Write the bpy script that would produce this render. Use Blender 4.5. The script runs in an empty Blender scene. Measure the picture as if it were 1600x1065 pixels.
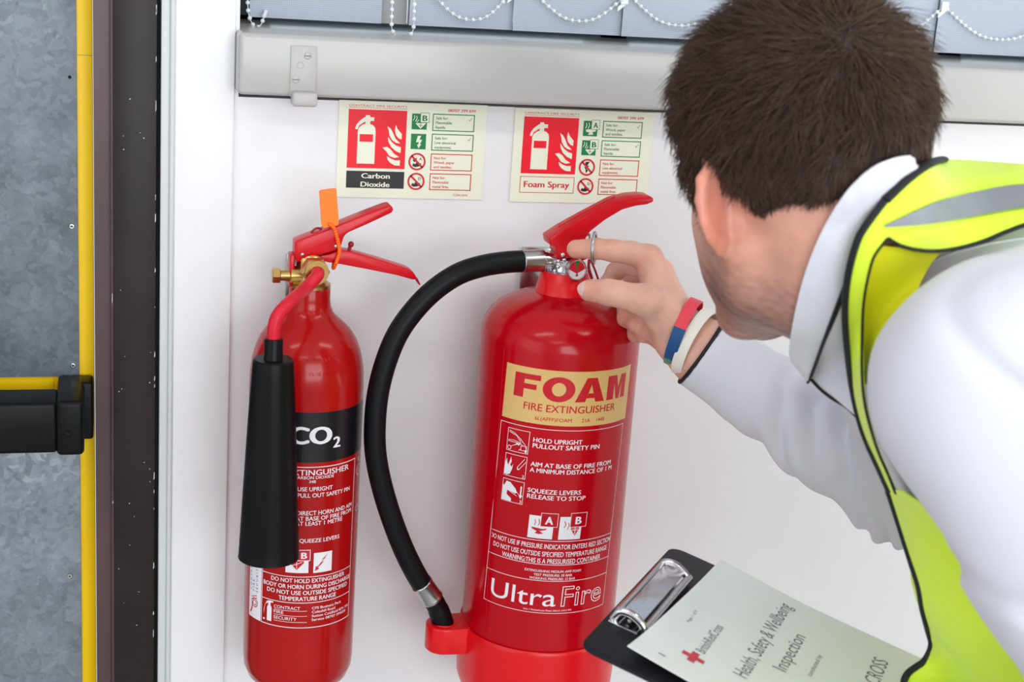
import bpy, bmesh, math, random
import numpy as np
from mathutils import Vector, Matrix
PI = math.pi
S = bpy.context.scene
COL = S.collection

# ------------------------------------------------------------------ camera
FPX = 2345.0
AX = np.array([8500, 47, -2345.0]); AX /= np.linalg.norm(AX)
AZ = np.array([600, 8500, 2345.0]); AZ -= AX * (AZ @ AX); AZ /= np.linalg.norm(AZ)
AY = np.cross(AZ, AX)
M3 = np.array([AX, AY, AZ])
CAM = np.array([-0.45974, -1.53393, 1.48280])
cam_data = bpy.data.cameras.new('camera')
cam = bpy.data.objects.new('camera', cam_data); COL.objects.link(cam)
cam_data.sensor_width = 36.0
cam_data.lens = FPX * 36.0 / 1600.0
cam_data.clip_start = 0.05
cam.matrix_world = Matrix([[*M3[0], CAM[0]], [*M3[1], CAM[1]], [*M3[2], CAM[2]], [0, 0, 0, 1]])
cam_data.dof.use_dof = True
cam_data.dof.focus_distance = 1.49
cam_data.dof.aperture_fstop = 9.0
S.camera = cam

# ------------------------------------------------------------------ world, lights, exposure
S.view_settings.view_transform = 'Standard'
S.view_settings.look = 'None'
S.view_settings.gamma = 1.0
S.view_settings.use_curve_mapping = False
S.view_settings.exposure = -0.08
world = bpy.data.worlds.new('world'); S.world = world
world.use_nodes = True
world.node_tree.nodes['Background'].inputs[0].default_value = (0.75, 0.85, 1.0, 1)
world.node_tree.nodes['Background'].inputs[1].default_value = 1.2

def area(name, loc, target, sx, sy, power, color=(1, 1, 1)):
    l = bpy.data.lights.new(name, 'AREA'); l.shape = 'RECTANGLE'
    l.size = sx; l.size_y = sy; l.energy = power; l.color = color
    o = bpy.data.objects.new(name, l); COL.objects.link(o)
    o.location = loc
    o.rotation_euler = (Vector(target) - Vector(loc)).to_track_quat('-Z', 'Y').to_euler()
    return o
area('window_light', (-2.35, -1.75, 1.35), (0.0, -0.35, 0.95), 1.5, 1.5, 7, (1.0, 0.985, 0.97))
for lx, ly in ((-1.2, -1.2), (0.9, -1.2), (-1.2, -3.0), (0.9, -3.0)):
    area('ceiling_lamp_light', (lx, ly, 2.53), (lx, ly, 0), 1.1, 0.22, 4, (1.0, 0.98, 0.95))
area('side_fill_light', (1.95, -1.5, 1.15), (0.45, 0.0, 0.85), 1.0, 1.2, 13, (1.0, 0.98, 0.96))  # added fill lifting the right wall
area('rear_window_light', (0.2, -3.9, 1.5), (0.3, 0.0, 0.9), 2.4, 1.3, 64, (0.93, 0.97, 1.0))

# ------------------------------------------------------------------ helpers
def W(px, py, d):
    """world point seen at a photograph pixel, at camera depth d"""
    v = np.array([(px - 800) / FPX, -(py - 532.5) / FPX, -1.0]) * d
    return CAM + M3 @ v
def PY(px, py, y):
    """world point seen at a photograph pixel, on the vertical plane with that y"""
    r = M3 @ np.array([(px - 800) / FPX, -(py - 532.5) / FPX, -1.0])
    return CAM + r * ((y - CAM[1]) / r[1])

def lin(c):
    return tuple(((v / 255) / 12.92 if v / 255 <= 0.04045 else ((v / 255 + 0.055) / 1.055) ** 2.4) for v in c)

def mat(name, rgb, rough=0.5, metal=0.0, coat=0.0, spec=0.5, bump=None, noise=None, emit=0.0, sss=0.0, sheen=0.0, trans=0.0, ior=1.45):
    m = bpy.data.materials.new(name); m.use_nodes = True
    nt = m.node_tree; b = nt.nodes['Principled BSDF']
    c = (*lin(rgb), 1)
    b.inputs['Base Color'].default_value = c
    b.inputs['Roughness'].default_value = rough
    b.inputs['Metallic'].default_value = metal
    b.inputs['Coat Weight'].default_value = coat
    b.inputs['Coat Roughness'].default_value = 0.04
    b.inputs['Specular IOR Level'].default_value = spec
    b.inputs['IOR'].default_value = ior
    b.inputs['Sheen Weight'].default_value = sheen
    b.inputs['Transmission Weight'].default_value = trans
    if emit:
        b.inputs['Emission Color'].default_value = c
        b.inputs['Emission Strength'].default_value = emit
    if sss:
        b.inputs['Subsurface Weight'].default_value = sss
        b.inputs['Subsurface Radius'].default_value = (0.008, 0.003, 0.0015)
        b.inputs['Subsurface Scale'].default_value = 1.0
    tc = nt.nodes.new('ShaderNodeTexCoord')
    if noise:                                   # (scale, rgb2, low, high)
        n = nt.nodes.new('ShaderNodeTexNoise'); n.inputs['Scale'].default_value = noise[0]
        n.inputs['Detail'].default_value = 5
        nt.links.new(tc.outputs['Object'], n.inputs['Vector'])
        r = nt.nodes.new('ShaderNodeMapRange')
        r.inputs['From Min'].default_value = noise[2]; r.inputs['From Max'].default_value = noise[3]
        nt.links.new(n.outputs['Fac'], r.inputs['Value'])
        x = nt.nodes.new('ShaderNodeMix'); x.data_type = 'RGBA'
        x.inputs[6].default_value = c; x.inputs[7].default_value = (*lin(noise[1]), 1)
        nt.links.new(r.outputs[0], x.inputs[0]); nt.links.new(x.outputs[2], b.inputs['Base Color'])
    if bump:                                    # (scale, strength, distance)
        n = nt.nodes.new('ShaderNodeTexNoise'); n.inputs['Scale'].default_value = bump[0]
        n.inputs['Detail'].default_value = 4
        nt.links.new(tc.outputs['Object'], n.inputs['Vector'])
        u = nt.nodes.new('ShaderNodeBump'); u.inputs['Strength'].default_value = bump[1]
        u.inputs['Distance'].default_value = bump[2]
        nt.links.new(n.outputs['Fac'], u.inputs['Height']); nt.links.new(u.outputs[0], b.inputs['Normal'])
    return m

MT = {}
MT['wall'] = mat('wall_paint', (230, 230, 232), 0.35, bump=(90, 0.12, 0.0006), noise=(3, (230, 230, 233), 0.4, 0.6))
MT['trim'] = mat('trim_paint', (232, 233, 235), 0.3, bump=(40, 0.1, 0.0005))
MT['bead'] = mat('bead_trim', (206, 210, 210), 0.35)
MT['brown'] = mat('dark_brown_paint', (40, 31, 31), 0.4, spec=.3, noise=(14, (34, 27, 27), 0.4, 0.6))
MT['brown2'] = mat('mid_brown_paint', (82, 60, 61), 0.36, noise=(9, (76, 57, 58), 0.4, 0.6))
MT['chip'] = mat('paint_chips', (205, 200, 200), 0.6)
MT['yellow'] = mat('yellow_paint', (255, 210, 0), 0.4, noise=(25, (250, 200, 0), 0.5, 0.75))
MT['black'] = mat('black_plastic', (7, 8, 10), 0.4, spec=.22, bump=(400, 0.1, 0.0003))
MT['void'] = mat('dark_gap', (4, 4, 8), 0.8)
MT['sill'] = mat('sill_grey_paint', (178, 177, 174), 0.22, bump=(25, 0.1, 0.0006))
MT['clip'] = mat('clip_grey_paint', (182, 178, 178), 0.35, bump=(120, 0.25, 0.0006))
MT['red'] = mat('foam_red_enamel', (186, 0, 20), 0.2, coat=0.1, spec=.28)
MT['redplastic'] = mat('red_plastic_boot', (222, 8, 20), 0.3)
MT['redco2'] = mat('co2_red_enamel', (170, 12, 12), 0.2, coat=0.1, spec=.28, bump=(30, 0.03, 0.0006))
MT['lever'] = mat('lever_red_enamel', (204, 6, 26), 0.3, spec=.35)
MT['cord'] = mat('red_cord', (150, 20, 35), 0.5)
MT['pinkhose'] = mat('red_swivel_hose', (206, 26, 48), 0.42, spec=.35)
MT['chrome'] = mat('chrome', (205, 202, 205), 0.16, 1.0, bump=(160, 0.15, 0.001))
MT['steel'] = mat('zinc_steel', (180, 184, 184), 0.25, 1.0)
MT['brass'] = mat('brass', (196, 160, 96), 0.28, 1.0, bump=(90, 0.1, 0.0006))
MT['rubber'] = mat('black_rubber', (9, 11, 15), 0.45, spec=.25, bump=(300, 0.1, 0.0004))
MT['gold'] = mat('gold_label', (222, 184, 116), 0.35)
MT['white'] = mat('white_print', (238, 236, 242), 0.35)
MT['redprint'] = mat('red_print', (200, 14, 34), 0.35)
MT['blackprint'] = mat('black_print', (16, 15, 20), 0.3)
MT['signbase'] = mat('cream_sign_plastic', (233, 236, 214), 0.45)
MT['signred'] = mat('sign_red', (236, 10, 38), 0.45)
MT['signdkred'] = mat('sign_dark_red', (208, 28, 44), 0.45)
MT['signgreen'] = mat('sign_green', (0, 124, 64), 0.45)
MT['signblack'] = mat('sign_black', (36, 36, 40), 0.45)
MT['orange'] = mat('orange_tag', (255, 122, 4), 0.4)
MT['tie'] = mat('orange_tie', (255, 104, 12), 0.4)
MT['beads'] = mat('white_beads', (232, 236, 238), 0.3)
MT['frame'] = mat('window_frame_grey', (90, 96, 98), 0.4)
MT['board'] = mat('clipboard_vinyl', (22, 26, 32), 0.5, spec=.25, bump=(500, 0.2, 0.0003))
MT['paper'] = mat('plastic_pocket', (244, 247, 243), 0.25, noise=(7, (234, 240, 236), 0.42, 0.62))
MT['ink'] = mat('grey_ink', (120, 128, 130), 0.6)
MT['inkred'] = mat('red_ink', (214, 70, 84), 0.6)
MT['piping'] = mat('black_piping', (14, 15, 20), 0.6)
MT['hivis'] = mat('hi_vis_yellow', (224, 255, 56), 0.6, sheen=0.3, bump=(900, 0.15, 0.0004))
MT['hivis_in'] = mat('hi_vis_inner', (226, 226, 10), 0.7)
MT['reflect'] = mat('reflective_tape', (138, 142, 150), 0.45, bump=(700, 0.1, 0.0003))
MT['nail'] = mat('nail', (230, 186, 176), 0.28, sss=0.1)
MT['wb_white'] = mat('white_rubber', (236, 232, 222), 0.45)
MT['wb_red'] = mat('red_rubber', (232, 66, 84), 0.45)
MT['wb_blue'] = mat('blue_rubber', (10, 76, 130), 0.45)
MT['wb_green'] = mat('green_rubber', (90, 150, 120), 0.45)
MT['trouser'] = mat('dark_trousers', (38, 40, 48), 0.8, sheen=0.2)
MT['shoe'] = mat('black_shoe', (18, 17, 17), 0.35)
MT['floor'] = mat('floor_vinyl', (186, 182, 178), 0.45, noise=(12, (172, 168, 164), 0.4, 0.6))
MT['ceiling'] = mat('ceiling_paint', (236, 236, 234), 0.7)
MT['lampglow'] = mat('lamp_diffuser', (255, 252, 246), 0.5, emit=4.0)
MT['eye'] = mat('eye_white', (235, 230, 226), 0.2)
MT['iris'] = mat('iris', (70, 60, 48), 0.2)

def galv():
    m = mat('galvanised_steel', (128, 136, 144), 0.42, 0.25)
    nt = m.node_tree; b = nt.nodes['Principled BSDF']
    tc = nt.nodes.new('ShaderNodeTexCoord')
    n0 = nt.nodes.new('ShaderNodeTexNoise'); n0.inputs['Scale'].default_value = 55; n0.inputs['Detail'].default_value = 3
    nt.links.new(tc.outputs['Object'], n0.inputs['Vector'])
    ad = nt.nodes.new('ShaderNodeVectorMath'); ad.operation = 'MULTIPLY_ADD'
    ad.inputs[1].default_value = (0.03, 0.03, 0.03)
    nt.links.new(n0.outputs['Color'], ad.inputs[0]); nt.links.new(tc.outputs['Object'], ad.inputs[2])
    v = nt.nodes.new('ShaderNodeTexVoronoi'); v.inputs['Scale'].default_value = 150
    nt.links.new(ad.outputs[0], v.inputs['Vector'])
    n1 = nt.nodes.new('ShaderNodeTexNoise'); n1.inputs['Scale'].default_value = 22; n1.inputs['Detail'].default_value = 8
    n1.inputs['Roughness'].default_value = 0.7
    nt.links.new(ad.outputs[0], n1.inputs['Vector'])
    sp = nt.nodes.new('ShaderNodeSeparateColor'); nt.links.new(v.outputs['Color'], sp.inputs[0])
    mx = nt.nodes.new('ShaderNodeMix'); mx.inputs[0].default_value = 0.8
    nt.links.new(sp.outputs[0], mx.inputs[2]); nt.links.new(n1.outputs['Fac'], mx.inputs[3])
    cr = nt.nodes.new('ShaderNodeValToRGB')
    cr.color_ramp.elements[0].position = 0.2; cr.color_ramp.elements[0].color = (*lin((86, 94, 102)), 1)
    cr.color_ramp.elements[1].position = 0.85; cr.color_ramp.elements[1].color = (*lin((146, 154, 162)), 1)
    nt.links.new(mx.outputs[0], cr.inputs[0]); nt.links.new(cr.outputs[0], b.inputs['Base Color'])
    mr = nt.nodes.new('ShaderNodeMapRange'); mr.inputs['To Min'].default_value = 0.32; mr.inputs['To Max'].default_value = 0.55
    nt.links.new(sp.outputs[1], mr.inputs['Value']); nt.links.new(mr.outputs[0], b.inputs['Roughness'])
    return m
MT['galv'] = galv()

def weave(name, c1, c2, scale, axis=('X', 'Z')):
    m = mat(name, c1, 0.8)
    nt = m.node_tree; b = nt.nodes['Principled BSDF']
    tc = nt.nodes.new('ShaderNodeTexCoord')
    prev = None
    for a in axis:
        w = nt.nodes.new('ShaderNodeTexWave'); w.bands_direction = a
        w.inputs['Scale'].default_value = scale; w.inputs['Distortion'].default_value = 1.2
        w.inputs['Detail'].default_value = 2; w.inputs['Detail Scale'].default_value = 2
        nt.links.new(tc.outputs['Object'], w.inputs['Vector'])
        if prev is None: prev = w
        else:
            ma = nt.nodes.new('ShaderNodeMath'); ma.operation = 'MAXIMUM'
            nt.links.new(prev.outputs['Fac'], ma.inputs[0]); nt.links.new(w.outputs['Fac'], ma.inputs[1]); prev = ma
    mr = nt.nodes.new('ShaderNodeMapRange'); mr.inputs['From Min'].default_value = 0.2
    nt.links.new(prev.outputs[0], mr.inputs['Value'])
    x = nt.nodes.new('ShaderNodeMix'); x.data_type = 'RGBA'
    x.inputs[6].default_value = (*lin(c1), 1); x.inputs[7].default_value = (*lin(c2), 1)
    nt.links.new(mr.outputs[0], x.inputs[0]); nt.links.new(x.outputs[2], b.inputs['Base Color'])
    return m
MT['vane'] = weave('blind_fabric', (158, 170, 186), (186, 194, 206), 150)
MT['vane_back'] = weave('blind_fabric_far', (150, 154, 158), (168, 170, 174), 150)

WORLD = {}
def thing(name, label, cat, loc=(0, 0, 0), group=None):
    o = bpy.data.objects.new(name, None); COL.objects.link(o)
    o.location = loc; o.empty_display_size = 0.05
    WORLD[o.name] = np.array(loc, float)
    o['label'] = label; o['category'] = cat
    if group: o['group'] = group
    return o
def wl(o): return WORLD.get(o.name, np.zeros(3)) if o is not None else np.zeros(3)
def obj(name, vf, m, parent=None, smooth=True, angle=40, origin=None, label=None, kind=None):
    V, F = vf
    V = np.asarray(V, float).reshape(-1, 3)
    if origin is None: origin = wl(parent) if parent is not None else V.mean(0)
    origin = np.asarray(origin, float)
    me = bpy.data.meshes.new(name)
    me.from_pydata((V - origin).tolist(), [], [tuple(int(i) for i in f) for f in F])
    me.validate(); me.update()
    o = bpy.data.objects.new(name, me); COL.objects.link(o)
    WORLD[o.name] = origin
    if parent is not None:
        o.parent = parent; o.location = (origin - wl(parent)).tolist()
    else: o.location = origin.tolist()
    if m is not None: me.materials.append(m)
    if smooth:
        me.polygons.foreach_set('use_smooth', [True] * len(me.polygons))
        if angle < 180: me.set_sharp_from_angle(angle=math.radians(angle))
    if label: o['label'] = label
    if kind: o['kind'] = kind
    return o
def tag(o, label, cat, group=None):
    o['label'] = label; o['category'] = cat
    if group: o['group'] = group
    return o
def struct(name, vf, m, parent=None, **k):
    o = obj(name, vf, m, parent, **k)
    if parent is None: o['kind'] = 'structure'
    return o
def merge(*parts):
    V, F, n = [], [], 0
    for v, f in parts:
        v = np.asarray(v, float).reshape(-1, 3)
        V.append(v); F += [tuple(i + n for i in q) for q in f]; n += len(v)
    return np.concatenate(V), F
def box(x0, x1, y0, y1, z0, z1, bev=0.0, seg=2):
    bm = bmesh.new(); bmesh.ops.create_cube(bm, size=1)
    for v in bm.verts:
        v.co = Vector((x0 + (v.co.x + .5) * (x1 - x0), y0 + (v.co.y + .5) * (y1 - y0), z0 + (v.co.z + .5) * (z1 - z0)))
    if bev: bmesh.ops.bevel(bm, geom=bm.edges[:], offset=bev, segments=seg, profile=0.5, affect='EDGES')
    return bm_vf(bm)
def bm_vf(bm):
    bm.verts.index_update()
    V = np.array([v.co[:] for v in bm.verts]); F = [tuple(v.index for v in f.verts) for f in bm.faces]
    bm.free(); return V, F
def frame_from(axis, up=(0, 0, 1)):
    a = np.asarray(axis, float); a = a / np.linalg.norm(a)
    u = np.asarray(up, float)
    if abs(a @ u) > 0.95: u = np.array([1.0, 0, 0])
    x = np.cross(u, a); x /= np.linalg.norm(x); y = np.cross(a, x)
    return x, y, a
def lathe(prof, c=(0, 0, 0), axis=(0, 0, 1), seg=64, close=True):
    """prof: (r, h) pairs along axis from point c"""
    x, y, a = frame_from(axis, (0, 0, 1))
    c = np.asarray(c, float); V = []; F = []
    for r, h in prof:
        for k in range(seg):
            t = 2 * PI * k / seg
            V.append(c + a * h + (x * math.cos(t) + y * math.sin(t)) * r)
    n = len(prof)
    for i in range(n - 1):
        for k in range(seg):
            k2 = (k + 1) % seg
            F.append((i * seg + k, i * seg + k2, (i + 1) * seg + k2, (i + 1) * seg + k))
    if close:
        F.append(tuple(range(seg))[::-1]); F.append(tuple((n - 1) * seg + k for k in range(seg)))
    return np.array(V), F
def smoothline(P, n=None, closed=False):
    P = np.asarray(P, float)
    if n is None: n = 8 * len(P)
    m = len(P)
    idx = (lambda i: P[i % m]) if closed else (lambda i: P[min(max(i, 0), m - 1)])
    out = []
    segs = m if closed else m - 1
    for j in range(n):
        t = j * segs / (n if closed else n - 1)
        i = min(int(t), segs - 1); f = t - i
        p0, p1, p2, p3 = idx(i - 1), idx(i), idx(i + 1), idx(i + 2)
        out.append(0.5 * ((2 * p1) + (-p0 + p2) * f + (2 * p0 - 5 * p1 + 4 * p2 - p3) * f * f + (-p0 + 3 * p1 - 3 * p2 + p3) * f ** 3))
    return np.array(out)
def tube(P, r, seg=16, closed=False, caps=True, flat=1.0, ref=(0, 0, 1)):
    P = np.asarray(P, float); n = len(P)
    R = np.full(n, r) if np.isscalar(r) else np.asarray(r, float)
    V = []; F = []
    T = np.array([(P[(i + 1) % n] - P[i - 1]) if closed else (P[min(i + 1, n - 1)] - P[max(i - 1, 0)]) for i in range(n)])
    T /= np.linalg.norm(T, axis=1)[:, None] + 1e-12
    x, y, a = frame_from(T[0], ref)
    for i in range(n):
        x = x - T[i] * (x @ T[i]); x /= np.linalg.norm(x); y = np.cross(T[i], x)
        for k in range(seg):
            t = 2 * PI * k / seg
            V.append(P[i] + (x * math.cos(t) + y * math.sin(t) * flat) * R[i])
    for i in range(n if closed else n - 1):
        for k in range(seg):
            k2 = (k + 1) % seg; j = (i + 1) % n
            F.append((i * seg + k, i * seg + k2, j * seg + k2, j * seg + k))
    if caps and not closed:
        F.append(tuple(range(seg))[::-1]); F.append(tuple((n - 1) * seg + k for k in range(seg)))
    return np.array(V), F
def prism(poly, y0, y1, bev=0.0, seg=2):
    """poly of (x, z) points extruded from y0 to y1"""
    bm = bmesh.new()
    a = [bm.verts.new((x, y0, z)) for x, z in poly]; b = [bm.verts.new((x, y1, z)) for x, z in poly]
    bm.faces.new(a); bm.faces.new(b[::-1])
    n = len(poly)
    for i in range(n): bm.faces.new((a[i], b[i], b[(i + 1) % n], a[(i + 1) % n]))
    bmesh.ops.recalc_face_normals(bm, faces=bm.faces[:])
    if bev: bmesh.ops.bevel(bm, geom=bm.edges[:], offset=bev, segments=seg, profile=0.5, affect='EDGES', clamp_overlap=True)
    return bm_vf(bm)
def sphere(c, r, seg=12, rings=8, sc=(1, 1, 1)):
    bm = bmesh.new(); bmesh.ops.create_uvsphere(bm, u_segments=seg, v_segments=rings, radius=1)
    V, F = bm_vf(bm)
    return V * np.array(sc) * r + np.asarray(c, float), F
def ring(c, normal, R, r, seg=40, rs=10, sy=1.0, flat=1.0):
    x, y, a = frame_from(normal)
    P = [np.asarray(c, float) + (x * math.cos(t) + y * math.sin(t) * sy) * R for t in np.linspace(0, 2 * PI, seg, endpoint=False)]
    return tube(P, r, rs, closed=True, flat=flat, ref=normal)

# ---- flat printed shapes: (u, v) geometry in metres, later laid on a plane or a cylinder
def poly2(pts):
    from mathutils.geometry import tessellate_polygon
    P = [Vector((p[0], p[1], 0)) for p in pts]
    return np.array([[p.x, p.y, 0] for p in P]), [tuple(t) for t in tessellate_polygon([P])]
def rect2(u0, u1, v0, v1): return poly2([(u0, v0), (u1, v0), (u1, v1), (u0, v1)])
def frame2(u0, u1, v0, v1, w):
    return merge(rect2(u0, u1, v0, v0 + w), rect2(u0, u1, v1 - w, v1), rect2(u0, u0 + w, v0 + w, v1 - w), rect2(u1 - w, u1, v0 + w, v1 - w))
def disc2(u, v, r, n=24): return poly2([(u + r * math.cos(t), v + r * math.sin(t)) for t in np.linspace(0, 2 * PI, n, endpoint=False)])
def annulus2(u, v, r0, r1, n=32):
    V = []; F = []
    for k in range(n):
        t = 2 * PI * k / n
        V += [(u + r0 * math.cos(t), v + r0 * math.sin(t), 0), (u + r1 * math.cos(t), v + r1 * math.sin(t), 0)]
        j = (k + 1) % n
        F.append((2 * k, 2 * k + 1, 2 * j + 1, 2 * j))
    return np.array(V), F
def line2(P, w):
    parts = []
    for a, b in zip(P[:-1], P[1:]):
        a = np.array(a, float); b = np.array(b, float); d = b - a; d /= np.linalg.norm(d) + 1e-12; n = np.array([-d[1], d[0]]) * w / 2
        e = d * w * 0.3
        parts.append(poly2([a - n - e, b - n + e, b + n + e, a + n - e]))
    return merge(*parts)
def text2(s, u0, u1, vbase, cap, bold=0.0, outline=0.0, spacing=1.0, res=3):
    """lettering fitted between u0 and u1, capital height cap"""
    c = bpy.data.curves.new('t', 'FONT'); c.body = s; c.size = 1.0
    c.resolution_u = res; c.space_character = spacing
    if outline:
        c.fill_mode = 'NONE'; c.bevel_depth = outline; c.bevel_resolution = 0; c.offset = 0
    o = bpy.data.objects.new('t', c)
    me = bpy.data.meshes.new_from_object(o)
    n = len(me.vertices); co = np.empty(n * 3); me.vertices.foreach_get('co', co); co = co.reshape(-1, 3)
    F = [tuple(p.vertices) for p in me.polygons]
    bpy.data.objects.remove(o); bpy.data.curves.remove(c); bpy.data.meshes.remove(me)
    if bold:                                   # heavier strokes: nudged copies in the same plane
        cs = [(-bold, 0), (bold, 0), (0, bold * .35), (0, -bold * .35)] + ([(0, 0), (-bold * .5, 0), (bold * .5, 0)] if bold > .03 else [])
        F = [tuple(i + n * k for i in f) for k in range(len(cs)) for f in F]
        co = np.concatenate([co + np.array([a * 1.0, b, k * .025]) for k, (a, b) in enumerate(cs)])
    if u1 is None: sx = cap / 0.729
    else: sx = (u1 - u0) / (co[:, 0].max() - co[:, 0].min())
    co[:, 0] = (co[:, 0] - co[:, 0].min()) * sx + u0
    co[:, 1] = co[:, 1] * cap / (0.729 + .7 * bold) + vbase
    co[:, 2] = co[:, 2] * 0.0004
    return co, F
def rot2(vf, ang, c):
    V = np.array(vf[0]); ca, sa = math.cos(ang), math.sin(ang)
    d = V[:, :2] - np.array(c)
    V[:, 0] = c[0] + d[:, 0] * ca - d[:, 1] * sa; V[:, 1] = c[1] + d[:, 0] * sa + d[:, 1] * ca
    return V, vf[1]
def on_cyl(vf, cx, cy, r, lift, step=0.004):
    V, F = vf
    bm = bmesh.new(); bv = [bm.verts.new(tuple(v)) for v in V]
    for f in F:
        try: bm.faces.new([bv[i] for i in f])
        except ValueError: pass
    lo, hi = V[:, 0].min(), V[:, 0].max()
    k = math.floor(lo / step) + 1
    while k * step < hi:
        bmesh.ops.bisect_plane(bm, geom=bm.verts[:] + bm.edges[:] + bm.faces[:], plane_co=(k * step, 0, 0), plane_no=(1, 0, 0), dist=1e-7)
        k += 1
    V, F = bm_vf(bm)
    R = r + lift + V[:, 2]
    th = V[:, 0] / r
    return np.stack([cx + R * np.sin(th), cy - R * np.cos(th), V[:, 1]], 1), F
def on_wall(vf, x0, ztop, y):
    """u right, v down from the top left corner of a plate"""
    V = np.array(vf[0])
    return np.stack([x0 + V[:, 0], y - V[:, 2], ztop - V[:, 1]], 1), vf[1]
# ================================================================== the setting
XR, XL, YB, YF, ZC = 2.2, -2.6, -4.2, 0.0, 2.6
WIN = (-0.3225, 1.45, 1.30, 2.25)          # window opening
DX0, DX1, DZ = -1.36, -0.402, 2.08         # door opening (frame included)
struct('wall_back', merge(
    box(-0.386, WIN[0], 0, 0.24, 0, ZC), box(WIN[0], WIN[1], 0, 0.24, 0, WIN[2]), box(WIN[0], WIN[1], 0, 0.24, WIN[3], ZC),
    box(WIN[1], XR, 0, 0.24, 0, ZC), box(DX0, -0.386, 0, 0.24, DZ, ZC), box(XL, DX0, 0, 0.24, 0, ZC)), MT['wall'], smooth=False)
struct('floor', box(XL - .1, XR + .1, YB - .1, 0.5, -0.1, 0), MT['floor'], smooth=False)
struct('ceiling', box(XL - .1, XR + .1, YB - .1, 0.5, ZC, ZC + 0.1), MT['ceiling'], smooth=False)
struct('wall_left', merge(box(XL - .12, XL, YB, -2.7, 0, ZC), box(XL - .12, XL, -0.8, 0.24, 0, ZC), box(XL - .12, XL, -2.7, -0.8, 0, 0.95), box(XL - .12, XL, -2.7, -0.8, 2.4, ZC)), MT['wall'], smooth=False)
struct('wall_right', box(XR, XR + .12, YB, 0.24, 0, ZC), MT['wall'], smooth=False)
struct('wall_front', merge(box(XL, XR, YB - .12, YB, 0, 0.95), box(XL, XR, YB - .12, YB, 2.25, ZC), box(XL, -1.1, YB - .12, YB, 0.95, 2.25), box(1.1, XR, YB - .12, YB, 0.95, 2.25)), MT['wall'], smooth=False)
struct('baseboard_back', box(-0.385, XR, -0.014, 0, 0, 0.1, 0.004), MT['trim'])
# flush white batten left of the extinguishers and the bead beside the door frame
struct('trim_1', box(-0.3855, -0.3265, -0.0045, 0.006, 0, ZC, 0.0018, 3), MT['trim'])
struct('trim_2', merge(box(-0.3985, -0.3885, -0.002, 0.03, 0, 2.1, 0.002, 2), lathe([(0.0027, 0), (0.0027, 2.1)], (-0.3873, -0.004, 0), seg=16)), MT['bead'])
struct('trim_3', box(-0.4015, -0.3980, 0.006, 0.2, 0, 2.1), MT['void'], smooth=False)

# door frame: jamb made of a wide dark face, a ridge and a lighter rebate
jamb = obj('trim_4', merge(box(-0.4450, -0.4022, -0.003, 0.05, 0, DZ, 0.0015), box(-1.36, -1.32, -0.003, 0.05, 0, DZ, 0.0015),
                           box(-1.36, -0.4022, -0.003, 0.05, DZ - 0.04, DZ + 0.003, 0.0015)), MT['brown'])
jamb['kind'] = 'structure'
obj('rebate', merge(prism([(-0.4628, 0.0), (-0.4455, 0.0), (-0.4455, DZ - .04), (-0.4628, DZ - .04)], 0.004, 0.05)), MT['brown2'], jamb, smooth=False)
obj('ridge', tube([(-0.4455, -0.0015, 0), (-0.4455, -0.0015, DZ - .04)], 0.0016, 10), MT['brown2'], jamb)
random.seed(5)
chips = []
for k in range(46):
    edge = random.random() < 0.55
    x = random.choice((-0.4455, -0.4032, -0.4032, -0.4032)) if edge else random.uniform(-0.44, -0.406)
    z = random.uniform(0.62, 1.42)
    w = random.uniform(0.0003, 0.0007); h = random.uniform(0.0006, 0.006) if edge else random.uniform(0.0003, 0.0009)
    y = -0.0033 if x != -0.4455 else -0.0033
    chips.append(poly2([(x - w, z - h), (x + w, z - h * .6), (x + w * .8, z + h), (x - w * .5, z + h * .8)]))
V, F = merge(*chips); V = np.stack([V[:, 0], np.full(len(V), -0.0033), V[:, 1]], 1)
obj('paint_chips', (V, F), MT['chip'], jamb, smooth=False, kind='stuff')

door = struct('door_1', merge(box(-1.315, -0.4634, 0.0305, 0.07, 0.005, 2.03, 0.001)), MT['yellow'])
obj('joint_line', merge(box(-0.4792, -0.4636, 0.0301, 0.0306, 1.3315, 1.3318), box(-0.5045, -0.5043, 0.0301, 0.0306, 0.95, 0.9975)), MT['brown2'], door, smooth=False)
for i, (z0, z1) in enumerate(((0.9995, 1.97), (0.06, 0.9190))):
    pn = obj('metal_panel', box(-1.29, -0.4785, 0.028, 0.0306, z0, z1, 0.0005), MT['galv'], door)
    if i == 0: zs = [(-0.4849, 1.1593), (-0.4850, 1.0116), (-0.4850, 1.46), (-0.4850, 1.61), (-0.62, 1.0116), (-0.77, 1.0116), (-1.28, 1.1593), (-1.28, 1.46)]
    else: zs = [(-0.4906, 0.7736), (-0.4880, 0.62), (-0.4880, 0.47), (-0.62, 0.9), (-1.28, 0.7736)]
    for x, z in zs:
        rv = obj('rivet', lathe([(0.0002, 0.0012), (0.0010, 0.0016), (0.0026, 0.0013), (0.0033, 0.0)], (x, 0.028, z), (0, -1, 0), 20), MT['steel'], pn)
        obj('rivet', lathe([(0.0009, 0.0017), (0.0009, 0.0)], (x, 0.028, z), (0, -1, 0), 12), MT['void'], pn)
    if i == 0: obj('hole', lathe([(0.0017, 0.0004), (0.0017, 0)], (-0.4853, 0.028, 1.3099), (0, -1, 0), 16), MT['void'], pn)
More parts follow.
